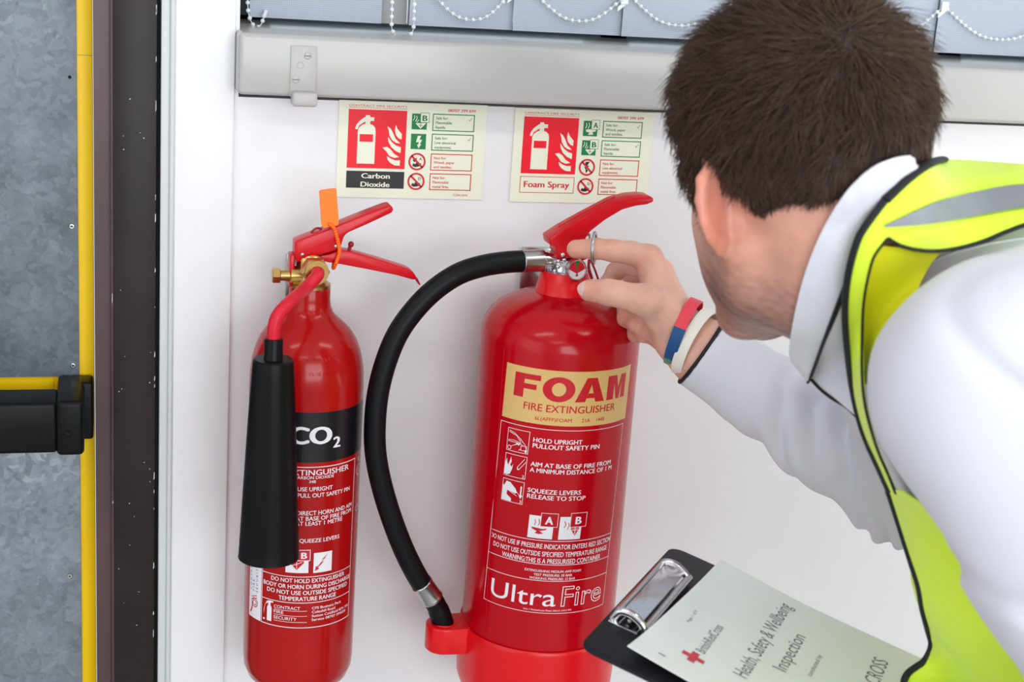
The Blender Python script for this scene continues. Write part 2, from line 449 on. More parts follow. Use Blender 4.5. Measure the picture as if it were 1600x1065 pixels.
# push bar: long rail, end housing, back plate
bar = obj('push_bar', merge(prism([(-1.20, 0.9475), (-0.4990, 0.9475), (-0.4990, 1.0000), (-1.20, 1.0000)], -0.062, -0.012, 0.004, 3)), MT['black'], door)
obj('bar_cover', prism([(-1.20, 0.9500), (-0.50, 0.9500), (-0.50, 0.9900), (-1.20, 0.9900)], -0.014, 0.010, 0.001), MT['black'], bar)
obj('bar_base', box(-1.20, -0.4995, -0.001, 0.0275, 0.9475, 0.986, 0.001), MT['black'], bar)
hs = obj('end_housing', box(-0.5000, -0.4735, -0.0655, 0.0275, 0.9455, 1.0025, 0.0050, 4), MT['black'], door)
obj('screw', merge(ring((-0.489, -0.0656, 0.969), (0, 1, 0), 0.0036, 0.0005, 24, 6), lathe([(0.0030, 0.0003), (0.003, 0)], (-0.489, -0.0655, 0.969), (0, -1, 0), 6)), MT['black'], hs)
obj('back_plate', box(-0.4990, -0.4648, -0.002, 0.0275, 0.9400, 1.0020, 0.0030, 3), MT['black'], door)

# window: frame, glass, sill; vertical blind in front
wr = bpy.data.objects.new('window_1', None); COL.objects.link(wr); wr.location = (0.56, 0.1, 1.3); wr['kind'] = 'structure'
WORLD['window_1'] = np.array([0.56, 0.1, 1.3])
x0, x1, z0, z1 = WIN
obj('window_frame', merge(box(x0, x1, 0.15, 0.21, z0 + 0.02, z0 + 0.075, 0.004), box(x0, x1, 0.15, 0.21, z1 - .05, z1, 0.004),
    box(x0, x0 + .045, 0.15, 0.21, z0, z1, 0.004), box(x1 - .045, x1, 0.15, 0.21, z0, z1, 0.004),
    *[box(x - .02, x + .02, 0.15, 0.21, z0, z1, 0.004) for x in (0.12, 0.56, 1.0)]), MT['frame'], wr)
obj('pane', box(x0, x1, 0.175, 0.179, z0, z1), mat('window_glass', (235, 245, 242), 0.02, trans=1.0), wr, smooth=False)
obj('window_sill', box(-0.3262, 1.47, -0.035, 0.165, 1.3063, 1.3665, 0.0045, 4), MT['sill'], wr)
# metal clip on the sill
cl = thing('wall_clip', 'small grey painted metal clip bracket screwed to the left end of the window sill front', 'bracket', (-0.285, -0.036, 1.305))
def sl(x, y=-0.037): return PY(x, 100, y)[0]
cx0, cx1 = sl(454), sl(495)
obj('clip_plate', box(cx0, cx1, -0.0368, -0.0345, 1.3065, 1.3565, 0.0008), MT['clip'], cl)
obj('clip_lip', box(cx0 + .001, cx1, -0.052, -0.0345, 1.2985, 1.3125, 0.003, 3), MT['clip'], cl)
for x, z in ((cx0 + .0055, 1.3235), (cx0 + .0165, 1.3470)):
    sc_ = obj('screw', lathe([(0.0005, 0.0012), (0.0030, 0.0010), (0.0038, 0)], (x, -0.0368, z), (0, -1, 0), 18), MT['clip'], cl)
    obj('screw_slot', box(x - .003, x + .003, -0.0383, -0.0377, z - .0004, z + .0004), MT['frame'], sc_, smooth=False)
obj('clip_dimple', ring((cx0 + .0098, -0.0368, 1.3375), (0, 1, 0), 0.0032, 0.0006, 20, 6), MT['clip'], cl)

# blind
bl = thing('vertical_blind', 'pale blue grey fabric vertical blind with white bead chains hanging in the window', 'blind', (0.5, 0.08, 1.374))
obj('headrail', box(x0 + .01, x1 - .01, 0.05, 0.11, 2.19, 2.24, 0.003), MT['beads'], bl)
VZ = 1.3738
xs = [-0.3055, -0.1362, -0.0211, 0.1045, 0.2300, 0.3620, 0.4963, 0.6250, 0.7550, 0.8850, 1.0150, 1.1450]
wid = 0.131
def vane(xa, xb, ya, yb, m, name='vane'):
    vf = merge(([(xa, ya, VZ), (xb, yb, VZ), (xb, yb, 2.2), (xa, ya, 2.2), (xa, ya + .0008, VZ), (xb, yb + .0008, VZ), (xb, yb + .0008, 2.2), (xa, ya + .0008, 2.2)],
                [(0, 1, 2, 3), (7, 6, 5, 4), (0, 4, 5, 1), (3, 2, 6, 7), (0, 3, 7, 4), (1, 5, 6, 2)]))
    return obj(name, vf, m, bl, smooth=False)
for i, xa in enumerate(xs):
    xb = xs[i + 1] if i + 1 < len(xs) else 1.27
    if i == 0: vane(xa, -0.1665, 0.080, 0.080, MT['vane'])
    else: vane(xa, xb + 0.001, 0.079, 0.0845, MT['vane'])
vane(-0.172, -0.130, 0.0865, 0.0865, MT['vane_back'])
obj('vane_edge', box(-0.1396, -0.1385, 0.0785, 0.080, VZ + .002, 2.2, 0.0004), MT['beads'], bl)
def chain(pts, name='bead_chain', n=None):
    C = smoothline(pts, 200)
    seg = np.linalg.norm(np.diff(C, axis=0), axis=1); L = np.concatenate([[0], np.cumsum(seg)])
    step = 0.0079; ks = np.arange(0.003, L[-1], step)
    parts = [tube(C[::4], 0.0005, 5)]
    for s in ks:
        p = [np.interp(s, L, C[:, j]) for j in range(3)]
        parts.append(sphere(p, 0.0023, 8, 6))
    return obj(name, merge(*parts), MT['beads'], bl, kind='stuff', angle=180)
yy = 0.0755
pz = lambda x, y: PY(x, y, yy)
ends = [(-0.0785 - .062, 0), (-0.0211, 0)]
def drape(pa, pm, pb):
    a, m_, b = pz(*pa), pz(*pm), pz(*pb)
    chain([a, (a * .45 + m_ * .55) - np.array([0, 0, (a[2] - m_[2]) * 0.25]), m_, (b * .45 + m_ * .55) - np.array([0, 0, (b[2] - m_[2]) * 0.25]), b])
drape((672, -14), (737, 31), (800, -12)); drape((838, -8), (905, 33), (973, -2))
drape((983, -8), (1060, 40), (1146, 6)); drape((1155, 8), (1226, 50), (1300, 22)); drape((1310, 10), (1395, 56), (1470, 14)); drape((1478, 12), (1562, 62), (1650, 22))
drape((1660, 20), (1740, 75), (1820, 35))
zt = lambda x, z: np.array([PY(x, 20, yy)[0], yy, z])
b1 = PY(630, 61, 0.03); 
chain([PY(613, -60, .05), PY(613, -5, .04), PY(612, 30, .03), PY(613, 47, .03), PY(621, 57, .03), PY(632, 61, .03), PY(641, 55, .03), PY(646, 44, .03), PY(647, 18, .03), PY(648, -10, .04), PY(648, -60, .05)], 'control_chain')
chain([PY(387, -50, .06), PY(387, 0, .06), PY(389, 24, .06), PY(395, 38, .055), PY(401, 44, .055), PY(408, 38, .055), PY(412, 27, .06), PY(415, 18, .078)], 'control_chain')
for px, py in ((803, -12), (975, 1), (1148, 6), (1304, 8), (1475, 12), (1655, 18)):
    c = PY(px, py, 0.078)
    obj('vane_clip', merge(box(c[0] - .0045, c[0] + .0045, .0745, .0785, c[2] - .004, c[2] + .007, .001), prism([(c[0] + .004, c[2] + .002), (c[0] + .004, c[2] - .003), (c[0] - .007, c[2] - .012), (c[0] - .007, c[2] - .007)], 0.076, 0.0785)), MT['beads'], bl, smooth=False)

# ceiling lamps behind the camera
for lx, ly in ((-1.2, -1.2), (0.9, -1.2), (-1.2, -3.0), (0.9, -3.0)):
    t = thing('ceiling_light', 'long ceiling light panel %s' % ('near the window wall, %s' % ('door side' if lx < 0 else 'far side') if ly > -2 else 'at the back of the room, %s' % ('door side' if lx < 0 else 'far side')), 'light', (lx, ly, 2.6))
    obj('lamp_housing', box(lx - .6, lx + .6, ly - .15, ly + .15, 2.56, 2.6, 0.004), MT['ceiling'], t)
    obj('diffuser', box(lx - .57, lx + .57, ly - .12, ly + .12, 2.545, 2.561, 0.003), MT['lampglow'], t)

# ================================================================== signs
def sign(nm, label, x0, ztop, kind):
    mm = 0.001
    t = thing(nm, label, 'sign', (x0 + .0775, 0, ztop - .1), group='extinguisher signs on the wall under the sill')
    Wd, Hd = 0.1565, 0.1005
    obj('sign_plate', box(x0, x0 + Wd, -0.0014, 0.0, ztop - Hd, ztop, 0.0003), MT['signbase'], t, smooth=False)
    L = {k: [] for k in ('red', 'dkred', 'green', 'cream', 'black')}
    s = lambda vf, k=1: (np.array(vf[0]) * [mm, mm, 1], vf[1])
    R = lambda a, b, c, d: s(rect2(a, b, c, d)); FR = lambda a, b, c, d, w: s(frame2(a, b, c, d, w))
    def T(txt, u0, u1, v, cap, **k):     # v: baseline, down
        V, F = text2(txt, u0 * mm, None if u1 is None else u1 * mm, 0, cap * mm, **k)
        V[:, 1] = v * mm - V[:, 1]; return V, [f[::-1] for f in F]
    def PL(pts): return s(poly2(pts))
    L['red'].append(R(10.3, 71.3, 8.8, 69.5))
    L['dkred'].append(T('CONTRACT FIRE SECURITY', 10.3, 71.5, 5.9, 2.2, bold=0.0)); L['dkred'].append(R(10.3, 71.5, 6.9, 7.3))
    L['dkred'].append(T('08707 399 699', 114.5, 144.3, 8.2, 3.0, bold=0.02))
    if kind == 'co2': L['dkred'].append(T('CON-1010', 125, 140.3, 97.0, 2.5, bold=0.018))
    # extinguisher symbol
    body = [(20.5, 64.8), (20.5, 30.5), (22, 27), (25, 24.6), (28, 23.5), (28, 21), (21.5, 25.5), (20.2, 29.5), (17.7, 29), (18.6, 25), (21.5, 21), (26.5, 17), (28.2, 16.4), (28.2, 14.6), (32.6, 14.6), (32.6, 16), (34, 16.6), (37, 16.4), (37, 20.6), (33.6, 20.3), (33, 21), (33, 23.5), (36, 24.6), (38.3, 27), (39, 30.5), (39, 64.8)]
    L['cream'].append(PL(body))
    L['cream2'] = [R(22.6, 36.6, 34.2, 42)]
    # flames
    fl = [[(51, 25.2), (54.6, 27.6), (57.6, 32.5), (60.2, 38), (65.5, 42.8), (61, 42.2), (56.6, 39.4), (53.7, 34.6), (52.7, 29.4)],
          [(60, 23.6), (62, 28), (66.8, 33), (66.6, 38.6), (63.4, 37.4), (60.4, 34), (59.2, 29)],
          [(52.2, 36.2), (56.4, 41.5), (61, 45), (66.4, 46.8), (66.2, 52.8), (60.8, 50.6), (56, 46.6), (52.8, 41)],
          [(47, 47.5), (51.5, 46.6), (55.5, 49), (59.5, 53.8), (65, 57), (60, 58), (54.5, 56), (51.2, 51.5)],
          [(52, 56.2), (56.5, 59), (61.5, 60.6), (66, 60.2), (66, 66), (60.5, 65.8), (55.5, 63), (52.8, 60)]]
    for f in fl: L['cream'].append(PL(f))
    if kind == 'co2':
        L['black'].append(R(10.3, 71.3, 72.5, 90.3))
        L['cream2'] += [T('Carbon', 26, 56.2, 79.9, 5.6, bold=0.03), T('Dioxide', 25.5, 56.2, 88.8, 5.6, bold=0.03)]
        rows = [('B', 'flame', ['Safe for:', 'Flammable', 'liquids.']), ('', 'bolt', ['Safe for:', 'Live electrical', 'equipment.']),
                ('A', 'no', ['Not for:', 'Wood, paper', 'and textiles.']), ('D', 'no', ['Not for:', 'Flammable', 'metal fires.'])]
    else:
        L['dkred'].append(FR(10.3, 71.3, 72.5, 90.3, 0.7))
        L['dkred'].append(T('Foam Spray', 14.7, 66, 84.2, 7.0, bold=0.03))
        rows = [('A', 'wood', ['Safe for:', 'Wood, paper', 'and textiles.']), ('B', 'flame', ['Safe for:', 'Flammable', 'liquids.']),
                ('', 'nobolt', ['Not for:', 'Live electrical', 'equipment.']), ('D', 'no', ['Not for:', 'Flammable', 'metal fires.'])]
    yb = [(10.6, 28.6), (31.5, 49.2), (52.3, 70.2), (73.2, 91.0)]
    for i, ((let, ic, txt), (v0, v1)) in enumerate(zip(rows, yb)):
        c = 'green' if i < 2 else 'dkred'
        L[c].append(FR(98.6, 143.6, v0, v1, 1.0))
        for k, tx in enumerate(txt):
            L[c].append(T(tx, 102, None, v0 + 5.9 + 4.75 * k, 3.0, bold=0.02))
        if i < 2:
            L['black'].append(s(line2([(137.5, v0 + 5.2), (138.6, v0 + 6.6), (140.4, v0 + 3.2)], 0.4)))
            L['green'].append(R(76.6, 92.6, v0 + .6, v1 - 1))
            q = v0 + .6
            if let:
                L['cream2'].append(R(85.4, 95, q - 1.2, q + 9.2)); L['green2'] = L.get('green2', []) + [FR(85.4, 95, q - 1.2, q + 9.2, .45), T(let, 87.6, 93, q + 7.3, 6.2, bold=0.04)]
            if ic == 'flame':
                L['cream2'] += [PL([(80.5, q + 10), (91, q + 9.4), (91.4, q + 10.2), (86, q + 15.6)]), s(line2([(78, q + 7), (79.5, q + 4.5), (79, q + 2)], .7)), s(line2([(80.5, q + 8), (82, q + 5), (81.5, q + 2.5)], .8)), s(line2([(82, q + 9), (83.8, q + 6.5)], .7))]
                L['green2'] = L.get('green2', []) + [s(line2([(86, q + 9.6), (86, q + 14)], .5)), s(line2([(84, q + 12), (88, q + 12)], .5))]
            if ic == 'bolt':
                L['cream2'].append(PL([(83.6, q + 2), (87.2, q + 2), (85.6, q + 6.2), (88.4, q + 6), (86.2, q + 11), (87.8, q + 10.6), (85, q + 15.2), (83.2, q + 11.2), (84.6, q + 11.2), (85, q + 8.6), (82, q + 9)]))
            if ic == 'wood':
                L['cream2'] += [PL([(79.5, q + 9.4), (84, q + 8.8), (91, q + 9.2), (90.8, q + 11), (87, q + 12), (88.5, q + 14.5), (84.5, q + 15), (82, q + 14.6), (84, q + 12.6), (80, q + 11.6)]), s(line2([(79, q + 8), (80.4, q + 5), (79.6, q + 2.4)], .8)), s(line2([(82, q + 8), (83.4, q + 5), (82.6, q + 2)], .8))]
        else:
            vc = (v0 + v1) / 2; uc = 84.2
            blob = [(uc - 5, vc + 4.6), (uc - 4, vc + 1.8), (uc - 1.5, vc + 2.6), (uc - .5, vc - .2), (uc + 1.5, vc + 2), (uc + 4.6, vc + 1.6), (uc + 4, vc + 4.4), (uc + 1, vc + 5.4), (uc - 2, vc + 5.8)]
            if ic == 'no':
                L['black'] += [PL(blob), T(let, uc + 2.2, uc + 5, vc - 1.4, 3.2, bold=0.02)]
                if let == 'A': L['black'].append(PL([(uc - 4.5, vc - 1), (uc - 3.6, vc - 4), (uc - 2.4, vc - 1.6), (uc - .6, vc - 4.6), (uc - .4, vc - .8), (uc - 2.6, vc + .6)]))
            else:
                L['black'].append(PL([(uc - 1.5, vc - 6), (uc + 2.8, vc - 6), (uc + .4, vc - 2), (uc + 2.4, vc - 1.4), (uc - .4, vc + 2.4), (uc + 1.8, vc + 3), (uc - .6, vc + 6.6), (uc - 1.8, vc + 1), (uc - 3, vc + .6), (uc - 1, vc - 2.2), (uc - 3, vc - 2.6)]))
            L['red3'] = L.get('red3', []) + [s(annulus2(uc, vc, 7.3, 9.2)), s(line2([(uc - 5.6, vc - 5.6), (uc + 5.6, vc + 5.6)], 2.0))]
    def put(name, key, m, lift):
        if L.get(key): obj(name, on_wall(merge(*L[key]), x0, ztop, -0.0014 - lift), m, t, smooth=False, kind='stuff')
    put('red_print', 'red', MT['signred'], .00008); put('green_print', 'green', MT['signgreen'], .00008)
    put('small_red_print', 'dkred', MT['signdkred'], .00010); put('black_print', 'black', MT['signblack'], .00012)
    put('cream_print', 'cream', MT['signbase'], .00020)
    if kind == 'co2':
        put('lettering', 'cream2', MT['signbase'], .00030)
    else: put('lettering', 'cream2', MT['signbase'], .00030)
    if kind: # red band across the symbol
        obj('symbol_band', on_wall(R(22.6, 36.6, 34.2, 42), x0, ztop, -0.0014 - .00036), MT['signred'], t, smooth=False)
    put('class_letter', 'green2', MT['signgreen'], .00040); put('prohibition_ring', 'red3', MT['signdkred'], .00040)
    return t
sign('safety_sign', 'cream wall sign reading Carbon Dioxide on a black panel with red extinguisher symbol', -0.2211, 1.3010, 'co2')
sign('safety_sign', 'cream wall sign reading Foam Spray in red with red extinguisher symbol', -0.0340, 1.2998, 'foam')
# ================================================================== foam extinguisher
FX, FY, FR = 0.0, -0.11, 0.0822
fo = thing('fire_extinguisher', 'large red foam fire extinguisher with gold label, black hose and pressure gauge', 'fire extinguisher', (FX, FY, 0.68))
obj('cylinder_body', lathe([(0.0, .684), (.05, .684), (FR - .004, .690), (FR, .70), (FR, .80), (FR, .90), (FR, 1.00), (FR, 1.082), (FR - .0008, 1.089), (FR - .0035, 1.0975), (FR - .0085, 1.1055), (FR - .0155, 1.1125), (FR - .025, 1.1185), (FR - .036, 1.123), (FR - .047, 1.1265), (.026, 1.1285), (.0, 1.129)], (FX, FY, 0), seg=128, close=False), MT['red'], fo, angle=180)
obj('weld_seam', tube(np.array([(FX + (FR + .0001) * math.sin(-1.03), FY - (FR + .0001) * math.cos(-1.03), z) for z in np.linspace(.77, 1.08, 12)]), .0006, 6), MT['red'], fo)
obj('neck_collar', lathe([(.0225, 1.148), (.0225, 1.1495), (.0235, 1.1500), (.0245, 1.1490), (.0300, 1.1255), (.0305, 1.1235), (.0295, 1.1225), (.0, 1.1225)], (FX, FY, 0), seg=64, close=False), MT['redplastic'], fo, angle=50)
# boot with hose holder
HX = PY(693, 985, FY)[0]
bm_prof = [(.0, .676), (.060, .676), (.072, .679), (.0805, .687), (.0850, .700), (.0855, .712), (.0852, .757), (.0848, .7615), (.0838, .763), (FR, .7625)]
bt = obj('base_boot', lathe(bm_prof, (FX, FY, 0), seg=128, close=False), MT['redplastic'], fo, angle=60)
def holder():
    hz0, hz1, r = .7335, .7635, .0195
    out = []
    for k in range(25):
        t = PI / 2 + PI * k / 24
        out.append((HX + r * math.cos(t), FY + r * math.sin(t)))
    out = [(-.060, FY + .019)] + out + [(-.060, FY - .019)]
    bm = bmesh.new()
    a = [bm.verts.new((x, y, hz1)) for x, y in out]; b = [bm.verts.new((x, y, hz0)) for x, y in out]
    bm.faces.new(a); bm.faces.new(b[::-1]); n = len(out)
    for i in range(n): bm.faces.new((a[i], b[i], b[(i + 1) % n], a[(i + 1) % n]))
    bmesh.ops.recalc_face_normals(bm, faces=bm.faces[:])
    ed = [e for e in bm.edges if abs(e.verts[0].co.z - e.verts[1].co.z) < 1e-6 and abs(e.verts[0].co.x - e.verts[1].co.x) + abs(e.verts[0].co.y - e.verts[1].co.y) < .01]
    bmesh.ops.bevel(bm, geom=ed, offset=.0025, segments=3, profile=.5, affect='EDGES')
    return bm_vf(bm)
obj('hose_holder', holder(), MT['redplastic'], fo)
obj('holder_rim', ring((HX, FY, .7635), (0, 0, 1), .0125, .0009, 32, 8), MT['redplastic'], fo)
# valve
GX0, GZ0 = PY(901, 421, FY - .020)[0], PY(901, 421, FY - .020)[2]
obj('valve_body', merge(lathe([(.0225, 1.146), (.0225, 1.1495), (.0175, 1.1510), (.0160, 1.156), (.0165, 1.158), (.0140, 1.161), (.0090, 1.165), (.0085, 1.180), (.0, 1.181)], (FX, FY, 0), seg=32, close=False),
    box(-.014, .013, FY - .0125, FY + .0125, 1.152, 1.163, .003, 3), box(-.007, .015, FY - .0145, FY + .0145, 1.153, 1.160, .003, 2),
    lathe([(.0072, 0), (.0072, .012), (.0085, .012), (.0085, .016)], (-.008, FY, 1.1605), (-1, 0, 0), 24),
    *[sphere((x, FY - .0115, z), .0024, 10, 6) for x, z in ((-.012, 1.162), (-.006, 1.1635), (-.001, 1.1605), (-.012, 1.156), (-.015, 1.1515), (-.004, 1.152))],
    lathe([(.009, 0), (.009, .006)], (GX0, FY - .012, GZ0), (.16, -1, .04), 24)), MT['chrome'], fo)
GC = PY(901, 421, FY - .026)
gn = np.array([.16, -1, .04]); gn /= np.linalg.norm(gn)
ga = obj('pressure_gauge', lathe([(.0, -.008), (.0088, -.008), (.0108, -.005), (.0112, .000), (.0106, .0022), (.0098, .0024), (.0093, .0010), (.0093, .0006), (.0, .0006)], GC, gn, 48, close=False), MT['chrome'], fo)
gx, gy, ga_ = frame_from(gn)
if gx[0] < 0: gx = -gx
gy = np.cross(gn, gx)
if gy[2] < 0: gy = -gy
def on_gauge(vf, lift):
    V = vf[0]; return GC + gn * (.0007 + lift) + V[:, :1] * gx + V[:, 1:2] * gy, vf[1]
def sector(a0, a1, r0=.0, r1=.0088, c=(0, -.004)):
    pts = [c] + [(r1 * math.cos(t), r1 * math.sin(t)) for t in np.linspace(a0, a1, 14)]
    return poly2(pts)
obj('gauge_dial', on_gauge(disc2(0, 0, .0093, 32), 0), MT['white'], ga, smooth=False)
obj('dial_red', on_gauge(merge(sector(PI * .58, PI * .98), sector(PI * .02, PI * .42)), .0001), MT['signdkred'], ga, smooth=False)
obj('dial_green', on_gauge(sector(PI * .42, PI * .58), .0001), MT['signgreen'], ga, smooth=False)
obj('gauge_needle', merge(on_gauge(line2([(0, -.005), (.0003, .0065)], .0008), .0005), tuple(on_gauge(disc2(0, -.0055, .0014, 12), .0006))), MT['brass'], ga, smooth=False)
# carrying handle above, squeeze lever underneath
def pts(L, y): return [(PY(a, b, y)[0], PY(a, b, y)[2]) for a, b in L]
yf = FY - .0115
top = pts([(857, 371), (880, 356), (920, 334), (960, 313), (985, 306.5), (1003, 305), (1016, 306), (1021, 310), (1020, 315), (1010, 319), (994, 321), (972, 327), (945, 343), (922, 361), (915, 371), (912, 386), (903, 400), (890, 402), (872, 401), (868, 394), (869, 384), (859, 383)], yf)
obj('carry_handle', prism(top, FY - .0135, FY + .0115, .0020, 3), MT['lever'], fo)
emb = pts([(872, 357), (915, 333), (960, 310)], FY)
obj('handle_rib', tube([(x, FY, z + .0013) for x, z in emb], .0032, 10, flat=.4), MT['lever'], fo)
obj('handle_rivet', merge(sphere((PY(878, 397, yf)[0], yf - .0026, PY(878, 397, yf)[2]), .0024, 16, 10, (1, .6, 1))), MT['chrome'], fo)
low = pts([(868, 396), (905, 398), (926, 392), (938, 386), (944, 390), (930, 402), (905, 412), (872, 410)], yf)
obj('squeeze_lever', prism(low, FY - .008, FY + .008, .002, 2), MT['lever'], fo)
# pin ring and cord
RC = W(928.5, 387.5, 1.4445)
obj('pin_ring', ring(RC, M3 @ np.array([1, -.05, .17]), .0149, .00155, 48, 10), MT['steel'], fo)
obj('safety_pin', tube([RC + np.array([0, .0149, .003]), (.022, FY - .004, RC[2] - .003), (-.004, FY, RC[2] - .004)], .0013, 8), MT['steel'], fo)
obj('pin_cord', merge(tube(smoothline([PY(921, 405, -.130), PY(920, 418, -.131), PY(925, 435, -.130)], 16), .0016, 8), tube(smoothline([PY(922, 405, -.130), PY(929, 420, -.132), PY(936, 440, -.130)], 16), .0011, 8)), MT['cord'], fo)
# hose
hp = [(846, 407), (815, 408), (790, 409.5), (755, 415), (718, 427), (682, 450), (650, 481), (622, 520), (603, 565), (591, 612), (586, 660), (587, 708), (597, 760), (614, 815), (634, 865), (655, 905), (669, 923), (686, 951), (692, 968)]
hy = lambda i: FY - .012 * math.sin(PI * min(max((i - 1) / 16, 0), 1))
H = smoothline([PY(a, b, hy(i)) for i, (a, b) in enumerate(hp)], 190)
def between(H, k0, k1): return H[k0:k1]
Lh = np.array([(800 + FPX * ((M3.T @ (p - CAM))[0]) / -(M3.T @ (p - CAM))[2], 532.5 - FPX * ((M3.T @ (p - CAM))[1]) / -(M3.T @ (p - CAM))[2]) for p in H])
i0 = int(np.argmin(abs(Lh[:, 0] - 816) + (Lh[:, 1] > 500) * 999)); i1 = int(np.argmin(abs(Lh[:, 1] - 911) + (Lh[:, 0] > 800) * 999)); i2 = int(np.argmin(abs(Lh[:, 1] - 945)))
obj('hose', tube(H[i0:i1 + 1], .0111, 24), MT['rubber'], fo, angle=180)
ax = H[i0] - H[i0 + 6]; ax /= np.linalg.norm(ax)
fe = H[i0]
obj('ferrule', lathe([(.0108, -.001), (.0119, 0), (.0117, .002), (.0114, .0045), (.0114, .020), (.0117, .0215), (.0112, .0225), (.006, .0228)], fe, ax, 32, close=False), MT['steel'], fo)
obj('hose_nut', merge(lathe([(.0062, .0225), (.0062, .025)], fe, ax, 24), lathe([(.0098, .0245), (.0104, .0255), (.0104, .0335), (.0098, .0345)], fe, ax, 6)), MT['chrome'], fo, smooth=False)
ax2 = H[i1 + 5] - H[i1 - 5]; ax2 /= np.linalg.norm(ax2)
obj('ferrule', lathe([(.0112, -.001), (.0120, 0), (.0117, .002), (.0114, .0045), (.0114, .020), (.0118, .0215), (.0122, .023), (.0118, .0245), (.006, .0248)], H[i1], ax2, 32, close=False), MT['steel'], fo)
e0 = H[i1] + ax2 * .0235
obj('nozzle', tube(smoothline([e0, e0 * .5 + np.array([HX, FY, .7640]) * .5 + ax2 * .001, (HX, FY, .757), (HX, FY, .742)], 20), [.0108] * 6 + [.0115] * 14, 24), MT['rubber'], fo)
obj('wall_bracket', merge(box(-.016, .016, -.004, -.0003, 1.04, 1.15, .001), box(-.010, .010, FY + .0135, -.003, 1.128, 1.136, .001)), MT['steel'], fo)

mm = .001
SH = lambda V: V[:, 0] + (V[:, 1] - 1.0) * .036
def flabel(parts, name, m, lift, label=None):
    V, F = merge(*parts); V = V.copy(); V[:, 0] = SH(V)
    return obj(name, on_cyl((V, F), FX, FY, FR, lift, .004), m, fo, smooth=False, label=label, kind='stuff' if len(parts) > 1 else None)
def T(txt, u0, u1, v, cap, **k): return text2(txt, u0 * mm, None if u1 is None else u1 * mm, v * mm, cap * mm, **k)
def Rm(a, b, c, d): return rect2(a * mm, b * mm, c * mm, d * mm)
def Fm(a, b, c, d, w): return frame2(a * mm, b * mm, c * mm, d * mm, w * mm)
def Lm(P, w): return line2([(a * mm, b * mm) for a, b in P], w * mm)
def Pm(P): return poly2([(a * mm, b * mm) for a, b in P])
def foam_word():
    z0, z1 = 1035.2, 1060.0; o = []
    F_ = [(-70.6, z0), (-59.8, z0), (-59.8, z0 + 9.4), (-46.6, z0 + 9.4), (-46.6, z0 + 14.8), (-59.8, z0 + 14.8), (-59.8, z1 - 5.6), (-43, z1 - 5.6), (-43, z1), (-70.6, z1)]
    o.append(Pm(F_))
    V = []; Fc = []; n = 40; c = (-24.2, (z0 + z1) / 2)
    for k in range(n):
        t = 2 * PI * k / n
        V += [((c[0] + 7.0 * math.cos(t)) * mm, (c[1] + 7.0 * math.sin(t)) * mm, 0), ((c[0] + 16.2 * math.cos(t)) * mm, (c[1] + 12.9 * math.sin(t)) * mm, 0)]
        j = (k + 1) % n; Fc.append((2 * k, 2 * k + 1, 2 * j + 1, 2 * j))
    o.append((np.array(V), Fc))
    o += [Pm([(-6.2, z0), (3.0, z1), (14.6, z1), (8.2, z1 - 7.5), (2.0, z0)]) if False else Pm([(-7.2, z0), (3.4, z1), (14.2, z1), (24.8, z0), (14.6, z0), (8.8, z1 - 7.0), (3.4, z0)]), Pm([(4.5, z0 + 4.0), (13.5, z0 + 4.0), (11.8, z0 + 9.0), (6.4, z0 + 9.0)])]
    o.append(Pm([(27.6, z0), (27.6, z1), (39.4, z1), (42.6, z0 + 11.5), (45.8, z1), (54.0, z1), (54.0, z0), (47.2, z0), (47.2, z1 - 8), (44.6, z0), (40.2, z0), (36.4, z1 - 8), (36.4, z0)]))
    return o
flabel([Rm(-82, 62.5, 1010, 1066.7)], 'gold_label', MT['gold'], .00012, 'gold label band')
flabel([*foam_word(), T('FIRE EXTINGUISHER', -58, 41, 1023.6, 7.9, bold=.012),
        T('6L(AFFF)FOAM', -45, -8, 1014.2, 4.0, bold=.008), T('21A', 2.3, 11.3, 1014.2, 4.0, bold=.008), T('144B', 18.5, 28, 1014.2, 4.0, bold=.008)], 'red_lettering', MT['redprint'], .00022)
w = []
w += [Fm(-82.6, 59.2, 806.8, 1005.6, .55), Rm(-82.6, 59.2, 886.6, 887.2), Rm(-82.6, 59.2, 860.6, 861.2), Rm(-82.6, 59.2, 842.6, 843.2)]
for k, (a, b) in enumerate(((976.6, 1000.6), (949.6, 973.6), (922.4, 946.4))):
    w.append(Fm(-72.4, -47.9, a, b, .5)); w.append(T('123'[k], -51.4, -49.4, a + 1.2, 3.2, bold=.02))
for s_, v, u1 in (('HOLD UPRIGHT', 991.0, 5.9), ('PULLOUT SAFETY PIN', 984.9, 26.2), ('AIM AT BASE OF FIRE FROM', 965.4, 44.4), ('A MINIMUM DISTANCE OF 1 M', 959.2, 46.6), ('SQUEEZE LEVERS', 937.4, 11), ('RELEASE TO STOP', 931.1, 16.7)):
    w.append(T(s_, -44.0, u1, v, 4.9, bold=.018))
